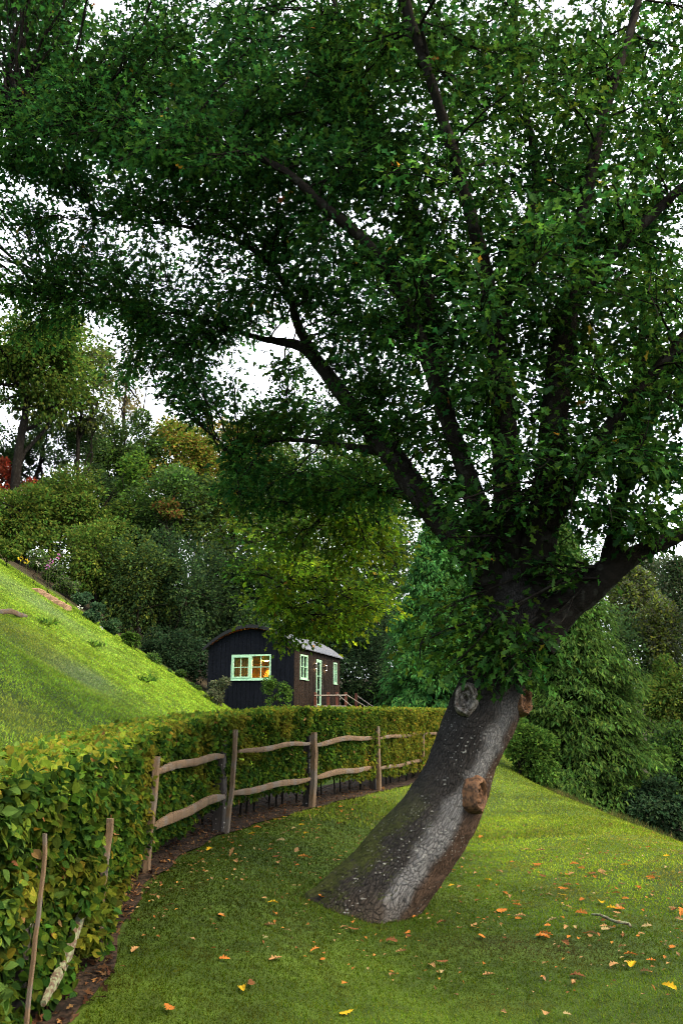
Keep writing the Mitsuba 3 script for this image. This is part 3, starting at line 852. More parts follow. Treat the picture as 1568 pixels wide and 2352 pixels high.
def post_mesh(b, tp, wa, wb, yaw, seed):
    """a riven post: a rectangular section that tapers and wavers a little"""
    r = np.random.default_rng(seed)
    n = 14
    t = np.linspace(0, 1, n)
    C = b + (tp - b) * t[:, None]
    C[:, :2] += (0.012 * np.sin(t * 5 + seed)[:, None] * np.array([1, 0.4])) + r.normal(0, 0.0025, (n, 2))
    ca, sa = math.cos(yaw), math.sin(yaw)
    ring = []
    bv = 0.18
    sq = [(-1, -1 + bv), (-1 + bv, -1), (1 - bv, -1), (1, -1 + bv), (1, 1 - bv), (1 - bv, 1), (-1 + bv, 1), (-1, 1 - bv)]
    V = []
    for i in range(n):
        for x, y in sq:
            k = 1 - 0.12 * t[i] + r.normal(0, 0.02)
            X, Y = x * wa / 2 * k, y * wb / 2 * k
            V.append(C[i] + np.array([ca * X - sa * Y, sa * X + ca * Y, 0]))
    s = len(sq)
    i, j = np.meshgrid(np.arange(n - 1), np.arange(s), indexing='ij')
    q = np.stack([i * s + j, i * s + (j + 1) % s, (i + 1) * s + (j + 1) % s, (i + 1) * s + j], -1).reshape(-1, 4)
    f = np.vstack([q[:, [0, 1, 2]], q[:, [0, 2, 3]], [[(n - 1) * s, (n - 1) * s + k, (n - 1) * s + k + 1] for k in range(1, s - 1)]])
    return np.array(V), f


def rail_mesh(A, B, hgt, thick, seed, bow=0.03):
    """a split rail: flattened section, bowed, tapered to its ends"""
    r = np.random.default_rng(seed)
    n = 22
    t = np.linspace(0, 1, n)
    C = A + (B - A) * t[:, None]
    C[:, 2] += bow * np.sin(t * np.pi) + 0.02 * np.sin(t * 7 + seed) * np.sin(t * np.pi)
    d = norm(B - A)
    sx = norm(np.cross(d, [0, 0, 1.0]))
    up = np.cross(sx, d)
    V, s = [], 8
    for i in range(n):
        k = (0.55 + 0.45 * min(1, 6 * t[i], 6 * (1 - t[i]))) * (1 + r.normal(0, 0.05))
        for a in range(s):
            an = 2 * np.pi * (a + 0.5) / s
            cx, cy = np.sign(np.cos(an)) * abs(np.cos(an))**0.7, np.sign(np.sin(an)) * abs(np.sin(an))**0.7
            V.append(C[i] + sx * cx * thick / 2 * k + up * cy * hgt / 2 * k)
    V = np.array(V)
    V += 0.006 * (meshkit.fbm(V * 30, 2, seed)[:, None] - 0.5)
    i, j = np.meshgrid(np.arange(n - 1), np.arange(s), indexing='ij')
    q = np.stack([i * s + j, i * s + (j + 1) % s, (i + 1) * s + (j + 1) % s, (i + 1) * s + j], -1).reshape(-1, 4)
    f = np.vstack([q[:, [0, 1, 2]], q[:, [0, 2, 3]], [[0, k + 1, k] for k in range(1, s - 1)], [[(n - 1) * s, (n - 1) * s + k, (n - 1) * s + k + 1] for k in range(1, s - 1)]])
    return V, f


POSTS = [((338, 2012), (357, 1738), 7.0, 0.055, 0.075), ((520, 1910), (541, 1676), 9.4, 0.05, 0.06), ((714, 1857), (723, 1682), 12.0, 0.085, 0.10), ((868, 1820), (868, 1668), 14.6, 0.07, 0.09), ((973, 1797), (971, 1682), 17.4, 0.07, 0.09),
         ((229, 2222), (250, 1880), 5.0, 0.04, 0.05), ((62, 2470), (99, 1915), 3.85, 0.018, 0.022)]
OLD = [((318, 1995), (322, 1755), 7.15, 0.12, 0.13), ((500, 1902), (508, 1700), 9.5, 0.13, 0.14), ((702, 1858), (708, 1690), 12.1, 0.10, 0.12), ((856, 1822), (857, 1675), 14.7, 0.10, 0.12), ((40, 2440), (62, 1930), 4.0, 0.10, 0.11)]
for group_, part_, mat_ in ((OLD, 'post', 'old_post_material'), (POSTS, 'stake', 'post_material')):
    for k, (b, tp, Y, wa, wb) in enumerate(group_):
        B, Tp = at(*b, Y), at(*tp, Y)
        B[2] = float(ground(B[0], B[1])) - 0.25
        i0 = _ftree.query(B[:2])[1]
        yaw = math.atan2(_ftan[i0][1], _ftan[i0][0]) - math.pi / 2
        add(num(FEN + '__' + part_), post_mesh(B, Tp, wa, wb, yaw, (60 if part_ == 'stake' else 80) + k), mat_, smooth=35, label='old dark grey post' if part_ == 'post' else None)
RAILS = [((356, 1776, 7.05), (512, 1737, 9.35), 0.07), ((350, 1902, 7.05), (516, 1830, 9.35), 0.085), ((548, 1726, 9.45), (712, 1708, 11.95), 0.06), ((528, 1822, 9.45), (712, 1789, 11.95), 0.075),
         ((724, 1712, 12.05), (860, 1694, 14.55), 0.075), ((722, 1787, 12.05), (858, 1762, 14.55), 0.08), ((872, 1696, 14.65), (968, 1685, 17.35), 0.06), ((870, 1766, 14.65), (970, 1747, 17.35), 0.065),
         ((976, 1686, 17.45), (1040, 1676, 20.0), 0.06), ((974, 1748, 17.45), (1040, 1735, 20.0), 0.06)]
for k, (a, b, h) in enumerate(RAILS):
    add(num(FEN + '__rail'), rail_mesh(at(*a), at(*b), h * 1.05, 0.05, 70 + k, bow=(0.03, 0.03, 0.01, -0.01, 0.03, 0.015, 0.01, 0.01, 0, 0)[k]), 'post_material', smooth=40)
add(num(FEN + '__rail'), rail_mesh(at(100, 2305, 3.95), at(212, 2045, 5.0), 0.060, 0.05, 84, bow=-0.02), 'lichen_wood_material', smooth=40, label='lowest near rail crusted with pale lichen')

# ---------------------------------------------------------------- the cabin
CAB = 'wooden_cabin'
tag(CAB, 'small black timber hut with a curved metal roof and mint green windows', 'cabin')
CO = at(676, 1480, 26.0)
CO = np.array([CO[0], CO[1], -0.36])
EF, ES = np.array([-0.9645, 0.264, 0]), np.array([0.264, 0.9645, 0])
CW, CL = 3.0, 5.4
ZW, ZP = 2.30, 2.86                 # wall top, arch top (absolute heights)


def loc(V):
    """local (a along the front from the near corner, b along the side, z) to world"""
    V = np.asarray(V, float)
    return CO * np.array([1, 1, 0]) + V[:, :1] * EF + V[:, 1:2] * ES + V[:, 2:] * np.array([0, 0, 1.0])


def lm(mesh):
    v, f = mesh
    return loc(v), np.asarray(f)[:, ::-1]


def arch(a, over=0.0):
    t = (np.asarray(a, float) - CW / 2) / (CW / 2 + over)
    return ZW + (ZP - ZW) * (1 - t**2) ** 1.0


def extr(poly, d0, d1, front=True):
    """shapely polygon in (a, z) or (b, z) extruded between two depths"""
    out = []
    for g in getattr(poly, 'geoms', [poly]):
        if g.area < 1e-5:
            continue
        m = trimesh.creation.extrude_polygon(g, d1 - d0, engine='earcut')
        v = np.array(m.vertices)
        w = np.column_stack([v[:, 0], v[:, 2] + d0, v[:, 1]]) if front else np.column_stack([v[:, 2] + d0, v[:, 0], v[:, 1]])
        out.append((w, np.array(m.faces)))
    return lm(cat(out))


ga = np.linspace(0, CW, 41)
GABLE = Polygon([(0, -0.30)] + [(a, arch(a)) for a in ga] + [(CW, -0.30)])
FWIN = sbox(0.78, 1.22, 2.166, 2.03)
SIDE = sbox(0, -0.30, CL, ZW)
SW1, SDOOR, SW2 = sbox(0.55, 1.26, 1.36, 2.06), sbox(2.36, 0.07, 2.95, 2.02), sbox(4.52, 1.26, 4.98, 2.05)
HOLES = SW1.union(SDOOR).union(SW2)
# front boards one by one
x = 0.0
k = 0
bw = [0.13, 0.16, 0.15, 0.14, 0.17]
while x < CW - 1e-6:
    w = min(bw[k % 5], CW - x)
    if CW - x - w < 0.06:
        w = CW - x
    board = sbox(x + 0.004, -0.29, x + w - 0.004, 3.2).intersection(GABLE).difference(FWIN)
    for g in getattr(board, 'geoms', [board]):
        if g.area > 0.004:
            add(num(CAB + '__front_wall__board'), extr(g, -0.022 - 0.006 * (k % 3), 0.0), 'charred_wood_material')
    x += w
    k += 1
add(CAB + '__front_wall', extr(GABLE.difference(FWIN), 0.002, 0.03), 'charred_wood_material')
bs = []
x, k = 0.0, 0
while x < CL - 1e-6:
    w = min(bw[(k + 2) % 5], CL - x)
    board = sbox(x + 0.004, -0.29, x + w - 0.004, ZW - 0.002).difference(HOLES)
    for g in getattr(board, 'geoms', [board]):
        if g.area > 0.004:
            add(num(CAB + '__side_wall__board'), extr(g, -0.022 - 0.006 * (k % 3), 0.0, front=False), 'brown_board_material')
    x += w
    k += 1
add(CAB + '__side_wall', extr(SIDE.difference(HOLES), 0.002, 0.03, front=False), 'brown_board_material')
inner = [extr(SIDE, CW - 0.03, CW, front=False), extr(GABLE, CL - 0.03, CL)]
add(CAB + '__back_wall', cat(inner), 'charred_wood_material')
# interior lining: floor, rear partition, ceiling follow from the roof
lin = [lm(boxm((0.032, 0.05, -0.02), (CW - 0.032, CL - 0.04, 0.03))), lm(boxm((0.034, 2.28, 0.03), (CW - 0.034, 2.33, 2.5))), lm(boxm((CW - 0.06, 0.05, 0.03), (CW - 0.034, 2.27, 2.28)))]
add(CAB + '__lining', cat(lin), 'lining_material')


def roof_sheet(over, fr, z0, z1, n=44):
    aa = np.linspace(-over, CW + over, n)
    zz = np.array([arch(np.clip(a, -over, CW + over), over) for a in aa]) - 0.10 * over / 0.18 * 0
    zz = ZW - 0.07 + (ZP + 0.10 - ZW + 0.07) * (1 - ((aa - CW / 2) / (CW / 2 + over))**2)
    V, m = [], 2
    top = np.column_stack([aa, zz])
    out = []
    bb = np.linspace(-fr, CL + fr, 50)
    rows = []
    for b in bb:
        rows.append(np.column_stack([aa, np.full(n, b), zz + z1]))
    for b in bb:
        rows.append(np.column_stack([aa, np.full(n, b), zz + z0]))
    V = np.vstack(rows)
    nb = len(bb)
    i, j = np.meshgrid(np.arange(nb - 1), np.arange(n - 1), indexing='ij')
    q1 = np.stack([i * n + j, i * n + j + 1, (i + 1) * n + j + 1, (i + 1) * n + j], -1).reshape(-1, 4)
    q2 = q1[:, ::-1] + nb * n
    e = []
    for j in range(n - 1):
        e.append([j, nb * n + j, nb * n + j + 1, j + 1])
        o = (nb - 1) * n
        e.append([o + j, o + j + 1, nb * n + o + j + 1, nb * n + o + j])
    for i in range(nb - 1):
        e.append([i * n, (i + 1) * n, nb * n + (i + 1) * n, nb * n + i * n])
        o = n - 1
        e.append([i * n + o, nb * n + i * n + o, nb * n + (i + 1) * n + o, (i + 1) * n + o])
    Q = np.vstack([q1, q2, np.array(e)])
    return V, np.vstack([Q[:, [0, 1, 2]], Q[:, [0, 2, 3]]])


v, f = roof_sheet(0.14, 0.16, 0.0, 0.03)
# corrugations across the run of the roof
v[:, 2] += 0.006 * np.sin(v[:, 1] * 2 * np.pi / 0.22)
add(CAB + '__roof', lm((v, f)), 'roof_metal_material', smooth=40)


def barge():
    over = 0.14
    aa = np.linspace(-over, CW + over, 50)
    zz = ZW - 0.07 + (ZP + 0.10 - ZW + 0.07) * (1 - ((aa - CW / 2) / (CW / 2 + over))**2)
    up = [(a, z + 0.035) for a, z in zip(aa, zz)]
    dn = [(a, z - 0.075) for a, z in zip(aa, zz)][::-1]
    return extr(Polygon(up + dn), -0.20, -0.165)


add(CAB + '__roof__bargeboard', barge(), 'roof_trim_material')


def prism(a0, a1, z0, z1, d0, d1, front=True):
    return lm(boxm((a0, d0, z0), (a1, d1, z1))) if front else lm(boxm((d0, a0, z0), (d1, a1, z1)))


def window(hole, front, panes, name='window', lab=None, bar=0.022, fr=0.055):
    a0, z0, a1, z1 = hole.bounds
    key = num(CAB + '__' + name)
    # outer frame
    P = [prism(a0, a1, z1 - fr, z1, -0.045, 0.03, front), prism(a0, a0 + fr, z0, z1 - fr, -0.045, 0.03, front), prism(a1 - fr, a1, z0, z1 - fr, -0.045, 0.03, front),
         prism(a0 + fr, a1 - fr, z0, z0 + fr, -0.045, 0.03, front), prism(a0 - 0.03, a1 + 0.03, z0 - 0.03, z0 - 0.002, -0.07, 0.0, front)]
    add(key, cat(P), 'mint_paint_material', label=lab)
    for (b0, b1, nx, ny) in panes:
        for i in range(1, nx):
            xc = b0 + (b1 - b0) * i / nx
            add(num(key + '__glazing_bar'), prism(xc - bar / 2, xc + bar / 2, z0 + fr, z1 - fr, -0.03, 0.01, front), 'mint_paint_material')
        for j in range(1, ny):
            zc = z0 + fr + (z1 - z0 - 2 * fr) * j / ny
            add(num(key + '__glazing_bar'), prism(b0, b1, zc - bar / 2, zc + bar / 2, -0.028, 0.008, front), 'mint_paint_material')
        zs = np.linspace(z0 + fr, z1 - fr, ny + 1)
        xs = np.linspace(b0, b1, nx + 1)
        for i in range(nx):
            for j in range(ny):
                c = [(xs[i], zs[j]), (xs[i + 1], zs[j]), (xs[i + 1], zs[j + 1]), (xs[i], zs[j + 1])]
                V = np.array([(a, -0.008, z) if front else (-0.008, a, z) for a, z in c])
                add(num(key + '__pane'), (loc(V), np.array([[0, 1, 2], [0, 2, 3]])), 'pane_material')
    return key


wk = window(FWIN, True, [(0.825, 1.44, 2, 2), (1.56, 2.11, 2, 2)], lab='wide mint green casement window, lit from inside')
# left casement: its own thicker sash; centre post
add(wk + '__sash', cat([prism(1.44, 1.51, 1.275, 1.975, -0.05, 0.02), prism(1.512, 1.56, 1.275, 1.975, -0.06, 0.02), prism(2.075, 2.111, 1.275, 1.975, -0.06, 0.0), prism(1.56, 2.075, 1.94, 1.975, -0.06, 0.0), prism(1.56, 2.075, 1.275, 1.32, -0.06, 0.0)]), 'mint_paint_material')
window(SW1, False, [(0.605, 1.305, 2, 2)], lab='mint green window nearest the corner in the brown side wall')
window(SW2, False, [(4.575, 4.925, 2, 2)], lab='mint green window at the far end of the brown side wall')
# door: frame, kick panel, glazed above
a0, z0, a1, z1 = SDOOR.bounds
dk = CAB + '__door'
add(dk, cat([prism(a0, a0 + 0.09, z0, z1, -0.04, 0.02, False), prism(a1 - 0.09, a1, z0, z1, -0.04, 0.02, False), prism(a0 + 0.09, a1 - 0.09, z1 - 0.1, z1, -0.04, 0.02, False), prism(a0 + 0.09, a1 - 0.09, z0, z0 + 0.42, -0.035, 0.015, False)]), 'mint_paint_material', label='mint green half glazed door')
for j in range(1, 3):
    zc = z0 + 0.42 + (z1 - 0.1 - z0 - 0.42) * j / 3
    add(num(dk + '__glazing_bar'), prism(a0 + 0.09, a1 - 0.09, zc - 0.013, zc + 0.013, -0.03, 0.01, False), 'mint_paint_material')
add(dk + '__pane', (loc([(-0.008, a0 + 0.09, z0 + 0.42), (-0.008, a1 - 0.09, z0 + 0.42), (-0.008, a1 - 0.09, z1 - 0.1), (-0.008, a0 + 0.09, z1 - 0.1)]), np.array([[0, 1, 2], [0, 2, 3]])), 'pane_material')
hv = tube(loc([(-0.09, a1 - 0.05, 1.0), (-0.09, a1 - 0.05, 1.16)]), 0.012, 8)
add(dk + '__handle', hv, 'lamp_metal_material', smooth=40)
# interior: pendant lamp, curtain, cushion-backed seat
lampc = loc([(1.10, 0.42, 1.95)])[0]
sh = trimesh.creation.revolve([(0.05, 0.13), (0.17, -0.10), (0.175, -0.10), (0.055, 0.135)], sections=28)
add('pendant_lamp__lamp_shade', (np.array(sh.vertices) + lampc, np.array(sh.faces)), 'shade_material', smooth=40)
bulb = trimesh.creation.icosphere(2, 0.065)
scene['pendant_lamp__bulb'] = mikit.ply((np.array(bulb.vertices) + lampc + np.array([0, 0, -0.07]), np.array(bulb.faces)), 'shade_material', smooth=True, emitter={'type': 'area', 'radiance': {'type': 'rgb', 'value': [150.0, 70.0, 11.0]}})
add('pendant_lamp__cord', tube([lampc + np.array([0, 0, 0.13]), lampc + np.array([0, 0, 0.9])], 0.006, 6), 'lamp_metal_material')
tag('pendant_lamp', 'glowing amber lamp hanging inside the cabin behind the front window', 'lamp')
cx = np.linspace(1.5, 2.2, 60)
cv = np.vstack([np.column_stack([cx, 0.14 + 0.025 * np.sin(cx * 60), np.full(60, z)]) for z in (1.1, 2.15)])
cf = np.array([[i, i + 1, 61 + i, 60 + i] for i in range(59)])
add('window_curtain', lm((cv, cf)), 'curtain_material', smooth=True, label='drawn tan curtain behind the left casement of the cabin', cat_='curtain')
chair = trimesh.creation.icosphere(3, 1.0)
ch = np.array(chair.vertices) * np.array([0.26, 0.08, 0.42])
ch[:, 2] = np.where(ch[:, 2] > 0, ch[:, 2] * 0.8, ch[:, 2])
back = lm((ch + np.array([1.22, 1.15, 1.30]), np.array(chair.faces)))
add('armchair__backrest', back, 'lining_material', smooth=True)
add('armchair__seat', lm(boxm((0.95, 0.62, 0.45), (1.5, 1.12, 0.62), 0.04)), 'curtain_material')
for dx in (0.98, 1.43):
    for dy in (0.66, 1.05):
        add(num('armchair__leg'), lm(boxm((dx, dy, 0.03), (dx + 0.04, dy + 0.04, 0.45))), 'lining_material')
tag('armchair', 'round backed wooden chair dimly seen inside the cabin window', 'chair')
add('added_blind', lm(boxm((0.06, 0.50, 1.2), (0.075, 1.42, 2.12))), 'roof_trim_material', label='added dark blind that keeps the side window nearest the corner unlit', cat_='blind')  # added, unseen: stops lamp light showing through the side window
# wall lamps by the door, light going up and down
for s_ in (2.16, 3.42):
    key = num(CAB + '__wall_lamp')
    c = loc([(-0.085, s_, 1.76)])[0]
    cyl = trimesh.creation.cylinder(0.035, 0.17, sections=20)
    add(key, cat([(np.array(cyl.vertices) + c, np.array(cyl.faces)), prism(s_ - 0.02, s_ + 0.02, 1.74, 1.78, -0.06, -0.03, False)]), 'lamp_metal_material')
    dsk = trimesh.creation.cylinder(0.026, 0.006, sections=16)
    for dz in (-0.089, 0.089):
        scene[num(key + '__bulb')] = mikit.ply((np.array(dsk.vertices) + c + np.array([0, 0, dz]), np.array(dsk.faces)), 'shade_material', emitter={'type': 'area', 'radiance': {'type': 'rgb', 'value': [9.0, 6.0, 3.0]}})

# landing and steps beside the door
DK = 'deck_landing'
tag(DK, 'red brown timber landing with rope rails outside the cabin door', 'deck')
pl = []
for k in range(9):
    b0 = 1.9 + 0.15 * k
    add(num(DK + '__plank'), lm(boxm((-1.30, b0, -0.02), (-0.035, b0 + 0.143, 0.02))), 'deck_post_material')
for o in (0.15, 0.60, 0.91, 1.22):
    add(num(DK + '__post'), lm(boxm((-o - 0.05, 1.86, -0.45), (-o + 0.05, 1.898, 0.86), 0.008)), 'deck_post_material')
for o in (1.22,):
    add(num(DK + '__post'), lm(boxm((-o - 0.05, 3.27, -0.45), (-o + 0.05, 3.31, 0.86), 0.008)), 'deck_post_material')
for z in (0.76, 0.40):
    add(num(DK + '__rail'), lm(boxm((-1.24, 1.84, z - 0.02), (-0.12, 1.858, z + 0.02))), 'rope_material')
for a_, b_ in (((-0.93, 1.85, 0.80), (-2.1, 1.5, 0.05)), ((-1.22, 1.85, 0.80), (-2.6, 2.3, 0.02)), ((-1.22, 3.3, 0.8), (-2.6, 3.3, 0.02))):
    Lr = np.linspace(loc([a_])[0], loc([b_])[0], 12)
    Lr[:, 2] -= 0.05 * np.sin(np.linspace(0, np.pi, 12))
    add(num(DK + '__rope'), tube(Lr, 0.013, 6), 'rope_material', smooth=True)
for k in range(3):
    add(num(DK + '__step'), lm(boxm((-1.60 - 0.3 * k, 1.95, -0.14 - 0.12 * k), (-1.31 - 0.3 * k, 3.2, -0.10 - 0.12 * k))), 'deck_post_material')


# ---------------------------------------------------------------- trees and shrubs in the background
def lobes_leaves(C, R, n, r, nl=14, shell=0.45, gap=0.0, seed=0):
    """leaf points on the outer parts of an ellipsoid built of lobes: positions and outward directions"""
    L = r.normal(size=(nl, 3)); L /= np.linalg.norm(L, axis=1, keepdims=True)
    L *= r.random((nl, 1)) ** 0.4 * 0.72
    lr = r.uniform(0.18, 0.44, nl)
    own = r.integers(0, nl, n)
    d = rdir(n, r)
    d[:, 2] = np.where(r.random(n) < 0.35, np.abs(d[:, 2]), d[:, 2])
    q = L[own] + d * (lr[own] * (shell + (1 - shell) * r.random(n) ** 0.5))[:, None]
    pos = C + q * R
    if gap:
        keep = meshkit.fbm(pos * (2.2 / np.mean(R)) + seed, 3, seed) > gap
        pos, d = pos[keep], d[keep]
    return pos, norm(d)


WG = 'trees of the wood behind the cabin'


def tree(name, label, u, v_, Y, ru, rv, cols, n=6000, leaf=0.16, ry=None, nl=14, trunk=True, gap=0.0, group=None, tr=0.14, cat_='tree', kind='diamond', droop=0.0, spread=0.25, seed=None, shell=0.45):
    key = num(name)
    seed = seed if seed is not None else int(u * 7 + v_ * 3) % 9973
    r = np.random.default_rng(seed)
    if group == WG or name in ('evergreen_shrub', 'valley_tree'):
        ru, rv, n, nl, v_ = ru * 1.28, rv * 1.45, int(n * 1.8), nl + 14, v_ + 0.12 * rv
    C = at(u, v_, Y)
    m = px(Y, v_)
    R = np.array([ru * m, ry or ru * m * 0.8, rv * m])
    pos, d = lobes_leaves(C, R, n, r, nl, shell, gap, seed)
    pos = pos[pos[:, 2] > ground(pos[:, 0], pos[:, 1]) + 0.02] if True else pos
    k = len(pos)
    d = norm(pos - C)
    zd_ = d * 0.6 + np.array([0, 0, 0.7]) + r.normal(0, 0.55, (k, 3))
    yd_ = d + r.normal(0, 0.6, (k, 3)) + np.array([0, 0, -0.3 - droop])
    big = meshkit.fbm(pos * (1.6 / np.mean(R)) + 5, 2, seed)
    c = palette(cols, k, spread, r)
    order_ = (big[:, None] - 0.5)
    c = c * np.exp(1.2 * order_)
    v, f, c = scatter(kind, pos, yd_, zd_, r.uniform(0.7, 1.3, k) * leaf, c)
    add(key + '__crown', (v, f), 'soft_leaf_material', color=c, kind='stuff')
    if trunk:
        g = float(ground(C[0], C[1]))
        base = np.array([C[0] + r.normal(0, 0.2), C[1], g - 0.3])
        P = np.linspace(base, C + np.array([0, 0, 0.45 * R[2]]), 12)
        P[1:-1, :2] += r.normal(0, 0.05, (10, 2))
        ms = [tube(P, np.linspace(tr, tr * 0.25, 12), 8)]
        for _ in range(9):
            i0 = r.integers(4, 11)
            e = C + rdir(1, r)[0] * R * 0.75
            Q = np.linspace(P[i0], e, 7)
            Q[1:-1] += r.normal(0, 0.06, (5, 3)) * np.linalg.norm(e - P[i0]) * 0.5
            ms.append(tube(Q, np.linspace(tr * 0.35, tr * 0.08, 7), 5))
        add(key + '__trunk', cat(ms), 'limb_material', smooth=True)
    tag(key, label, cat_, group)
    return key


DARK = [(0.042, 0.082, 0.026), (0.052, 0.096, 0.030), (0.034, 0.072, 0.028)]
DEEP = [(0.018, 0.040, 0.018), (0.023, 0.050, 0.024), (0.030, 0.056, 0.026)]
MID = [(0.058, 0.125, 0.022), (0.074, 0.142, 0.025), (0.048, 0.110, 0.022)]
OLIVE = [(0.092, 0.128, 0.023), (0.110, 0.142, 0.025), (0.076, 0.120, 0.022)]
GOLD = [(0.20, 0.19, 0.032), (0.23, 0.19, 0.04), (0.15, 0.17, 0.03), (0.21, 0.15, 0.04)]
LIGHT = [(0.11, 0.21, 0.024), (0.13, 0.23, 0.028)]
RED = [(0.22, 0.035, 0.02), (0.17, 0.045, 0.025)]
RUST = [(0.20, 0.085, 0.032), (0.16, 0.10, 0.035)]
GREY = [(0.085, 0.110, 0.062), (0.10, 0.125, 0.075), (0.075, 0.095, 0.05)]
# skyline, left to right
tree('tall_tree', 'tall dark tree with a bare trunk at the left of the skyline', 70, 815, 33, 165, 125, OLIVE + MID, 13000, 0.18, gap=0.36, group=WG, tr=0.30, seed=11, nl=18)
tree('understorey_tree', 'thin dark tree with open branches beside the tall trunk on the left', 95, 1040, 37, 140, 125, DARK, 7500, 0.17, gap=0.42, group=WG, tr=0.2, seed=12)
tree('understorey_tree', 'airy olive tree just right of the tall tree on the skyline', 185, 880, 36, 75, 95, OLIVE + GREY, 5500, 0.17, gap=0.42, group=WG, tr=0.16, seed=15)
tree('red_shrub', 'red leaved shrub at the left edge under the tall tree', 5, 1105, 33, 45, 60, RED, 1500, 0.15, group=None, trunk=True, tr=0.05, cat_='shrub')
tree('red_shrub', 'dark red creeper bush at the foot of the tall trunk', 65, 1125, 33.2, 26, 50, RED, 700, 0.13, trunk=True, tr=0.05, cat_='shrub')
tree('sparse_tree', 'pale almost bare tree standing above the skyline', 293, 880, 44, 55, 100, [(0.14, 0.12, 0.05), (0.11, 0.12, 0.04)], 900, 0.17, group=WG, tr=0.22, seed=14)
tree('woodland_tree', 'dark green rounded tree below the pale bare tree', 285, 1035, 40, 95, 90, MID + DARK, 6500, 0.18, group=WG)
tree('woodland_tree', 'yellow green tree right of the bare tree on the skyline', 405, 1045, 41, 100, 90, GOLD + LIGHT, 7000, 0.18, group=WG)
tree('woodland_tree', 'golden autumn tree on the skyline left of the oak limbs', 535, 1050, 43, 90, 95, GOLD, 6000, 0.18, group=WG)
tree('woodland_tree', 'dark tree filling the skyline behind the drooping oak branch', 700, 1080, 45, 110, 110, OLIVE + MID, 6000, 0.19, group=WG)
tree('woodland_tree', 'green tree behind the left oak limb', 870, 1130, 44, 110, 120, MID + OLIVE, 5500, 0.19, group=WG)
# second row
tree('woodland_tree', 'olive tree at the left edge under the red shrub', 40, 1190, 31, 90, 70, OLIVE + MID, 5000, 0.15, group=WG)
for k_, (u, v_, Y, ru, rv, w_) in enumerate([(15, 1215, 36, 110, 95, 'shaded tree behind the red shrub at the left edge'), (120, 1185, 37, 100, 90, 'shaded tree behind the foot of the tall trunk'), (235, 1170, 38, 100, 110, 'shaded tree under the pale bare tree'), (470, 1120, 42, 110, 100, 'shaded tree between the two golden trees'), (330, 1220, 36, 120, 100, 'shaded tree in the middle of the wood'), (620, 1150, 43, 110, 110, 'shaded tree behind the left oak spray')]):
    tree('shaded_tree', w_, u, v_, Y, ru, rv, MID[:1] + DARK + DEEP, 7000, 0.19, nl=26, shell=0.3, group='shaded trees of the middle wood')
tree('woodland_tree', 'fresh green bush tree above the top of the bank', 180, 1155, 33, 110, 75, MID + OLIVE, 6000, 0.15, group=WG)
tree('woodland_tree', 'light green sapling in the middle of the wood', 300, 1110, 35, 42, 62, LIGHT[:1] + MID, 2000, 0.14, gap=0.36, group=WG)
tree('woodland_tree', 'dark tree with a few rusty boughs in the middle of the wood', 400, 1160, 34, 105, 80, DARK + MID, 6500, 0.15, group=WG)
tree('rust_shrub', 'rusty brown autumn bush among the dark trees', 385, 1170, 32.6, 45, 28, RUST + OLIVE, 900, 0.14, cat_='shrub', trunk=True, tr=0.05)
tree('woodland_tree', 'dark tree left of the drooping oak branch', 530, 1190, 35, 100, 100, DARK + OLIVE, 6500, 0.16, group=WG)
tree('woodland_tree', 'shaded tree directly behind the drooping oak branch', 690, 1260, 37, 130, 120, DARK + OLIVE, 6500, 0.17, group=WG)
tree('woodland_tree', 'shaded tree between the drooping branch and the cypress', 860, 1290, 38, 110, 130, DARK, 5500, 0.17, group=WG)
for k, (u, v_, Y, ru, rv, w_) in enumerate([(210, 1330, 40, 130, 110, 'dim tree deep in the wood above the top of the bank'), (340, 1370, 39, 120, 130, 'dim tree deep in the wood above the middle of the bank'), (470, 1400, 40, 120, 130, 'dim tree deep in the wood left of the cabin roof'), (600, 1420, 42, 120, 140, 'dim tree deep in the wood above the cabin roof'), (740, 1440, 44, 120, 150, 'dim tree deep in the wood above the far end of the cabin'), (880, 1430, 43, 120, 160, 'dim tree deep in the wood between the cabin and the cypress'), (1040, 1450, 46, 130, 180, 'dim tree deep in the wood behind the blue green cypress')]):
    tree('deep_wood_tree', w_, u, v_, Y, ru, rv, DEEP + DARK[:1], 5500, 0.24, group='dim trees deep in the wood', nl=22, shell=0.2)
# lower dark evergreens on the bank's far side
tree('evergreen_shrub', 'olive bush at the top of the grassy bank', 215, 1270, 29.5, 95, 75, OLIVE + MID, 5500, 0.12, cat_='shrub', tr=0.06)
tree('evergreen_shrub', 'brownish green bush halfway down the bank edge', 320, 1330, 29.5, 85, 105, OLIVE[:1] + DARK, 6000, 0.12, cat_='shrub', tr=0.06)
tree('evergreen_shrub', 'large dark evergreen left of the cabin roof', 425, 1370, 31, 110, 130, DARK + DEEP, 9000, 0.13, tr=0.1, cat_='shrub')
tree('evergreen_shrub', 'dark evergreen rising behind the cabin roof', 560, 1365, 33, 115, 120, DEEP + DARK, 8000, 0.14, tr=0.1, cat_='shrub')
tree('evergreen_shrub', 'dark bush at the foot of the bank beside the cabin', 405, 1520, 28.4, 80, 75, DEEP, 5000, 0.11, tr=0.06, cat_='shrub')
tree('evergreen_shrub', 'black green thicket behind the right end of the cabin', 760, 1430, 36, 120, 110, DEEP, 7000, 0.15, tr=0.1, cat_='shrub')
tree('evergreen_shrub', 'black green bush between the cabin and the cypress', 845, 1545, 34, 75, 100, DEEP, 5500, 0.13, tr=0.08, cat_='shrub')
tree('evergreen_shrub', 'dark bush behind the hedge right of the landing', 940, 1590, 33, 80, 70, DEEP + DARK, 4000, 0.13, tr=0.08, cat_='shrub')
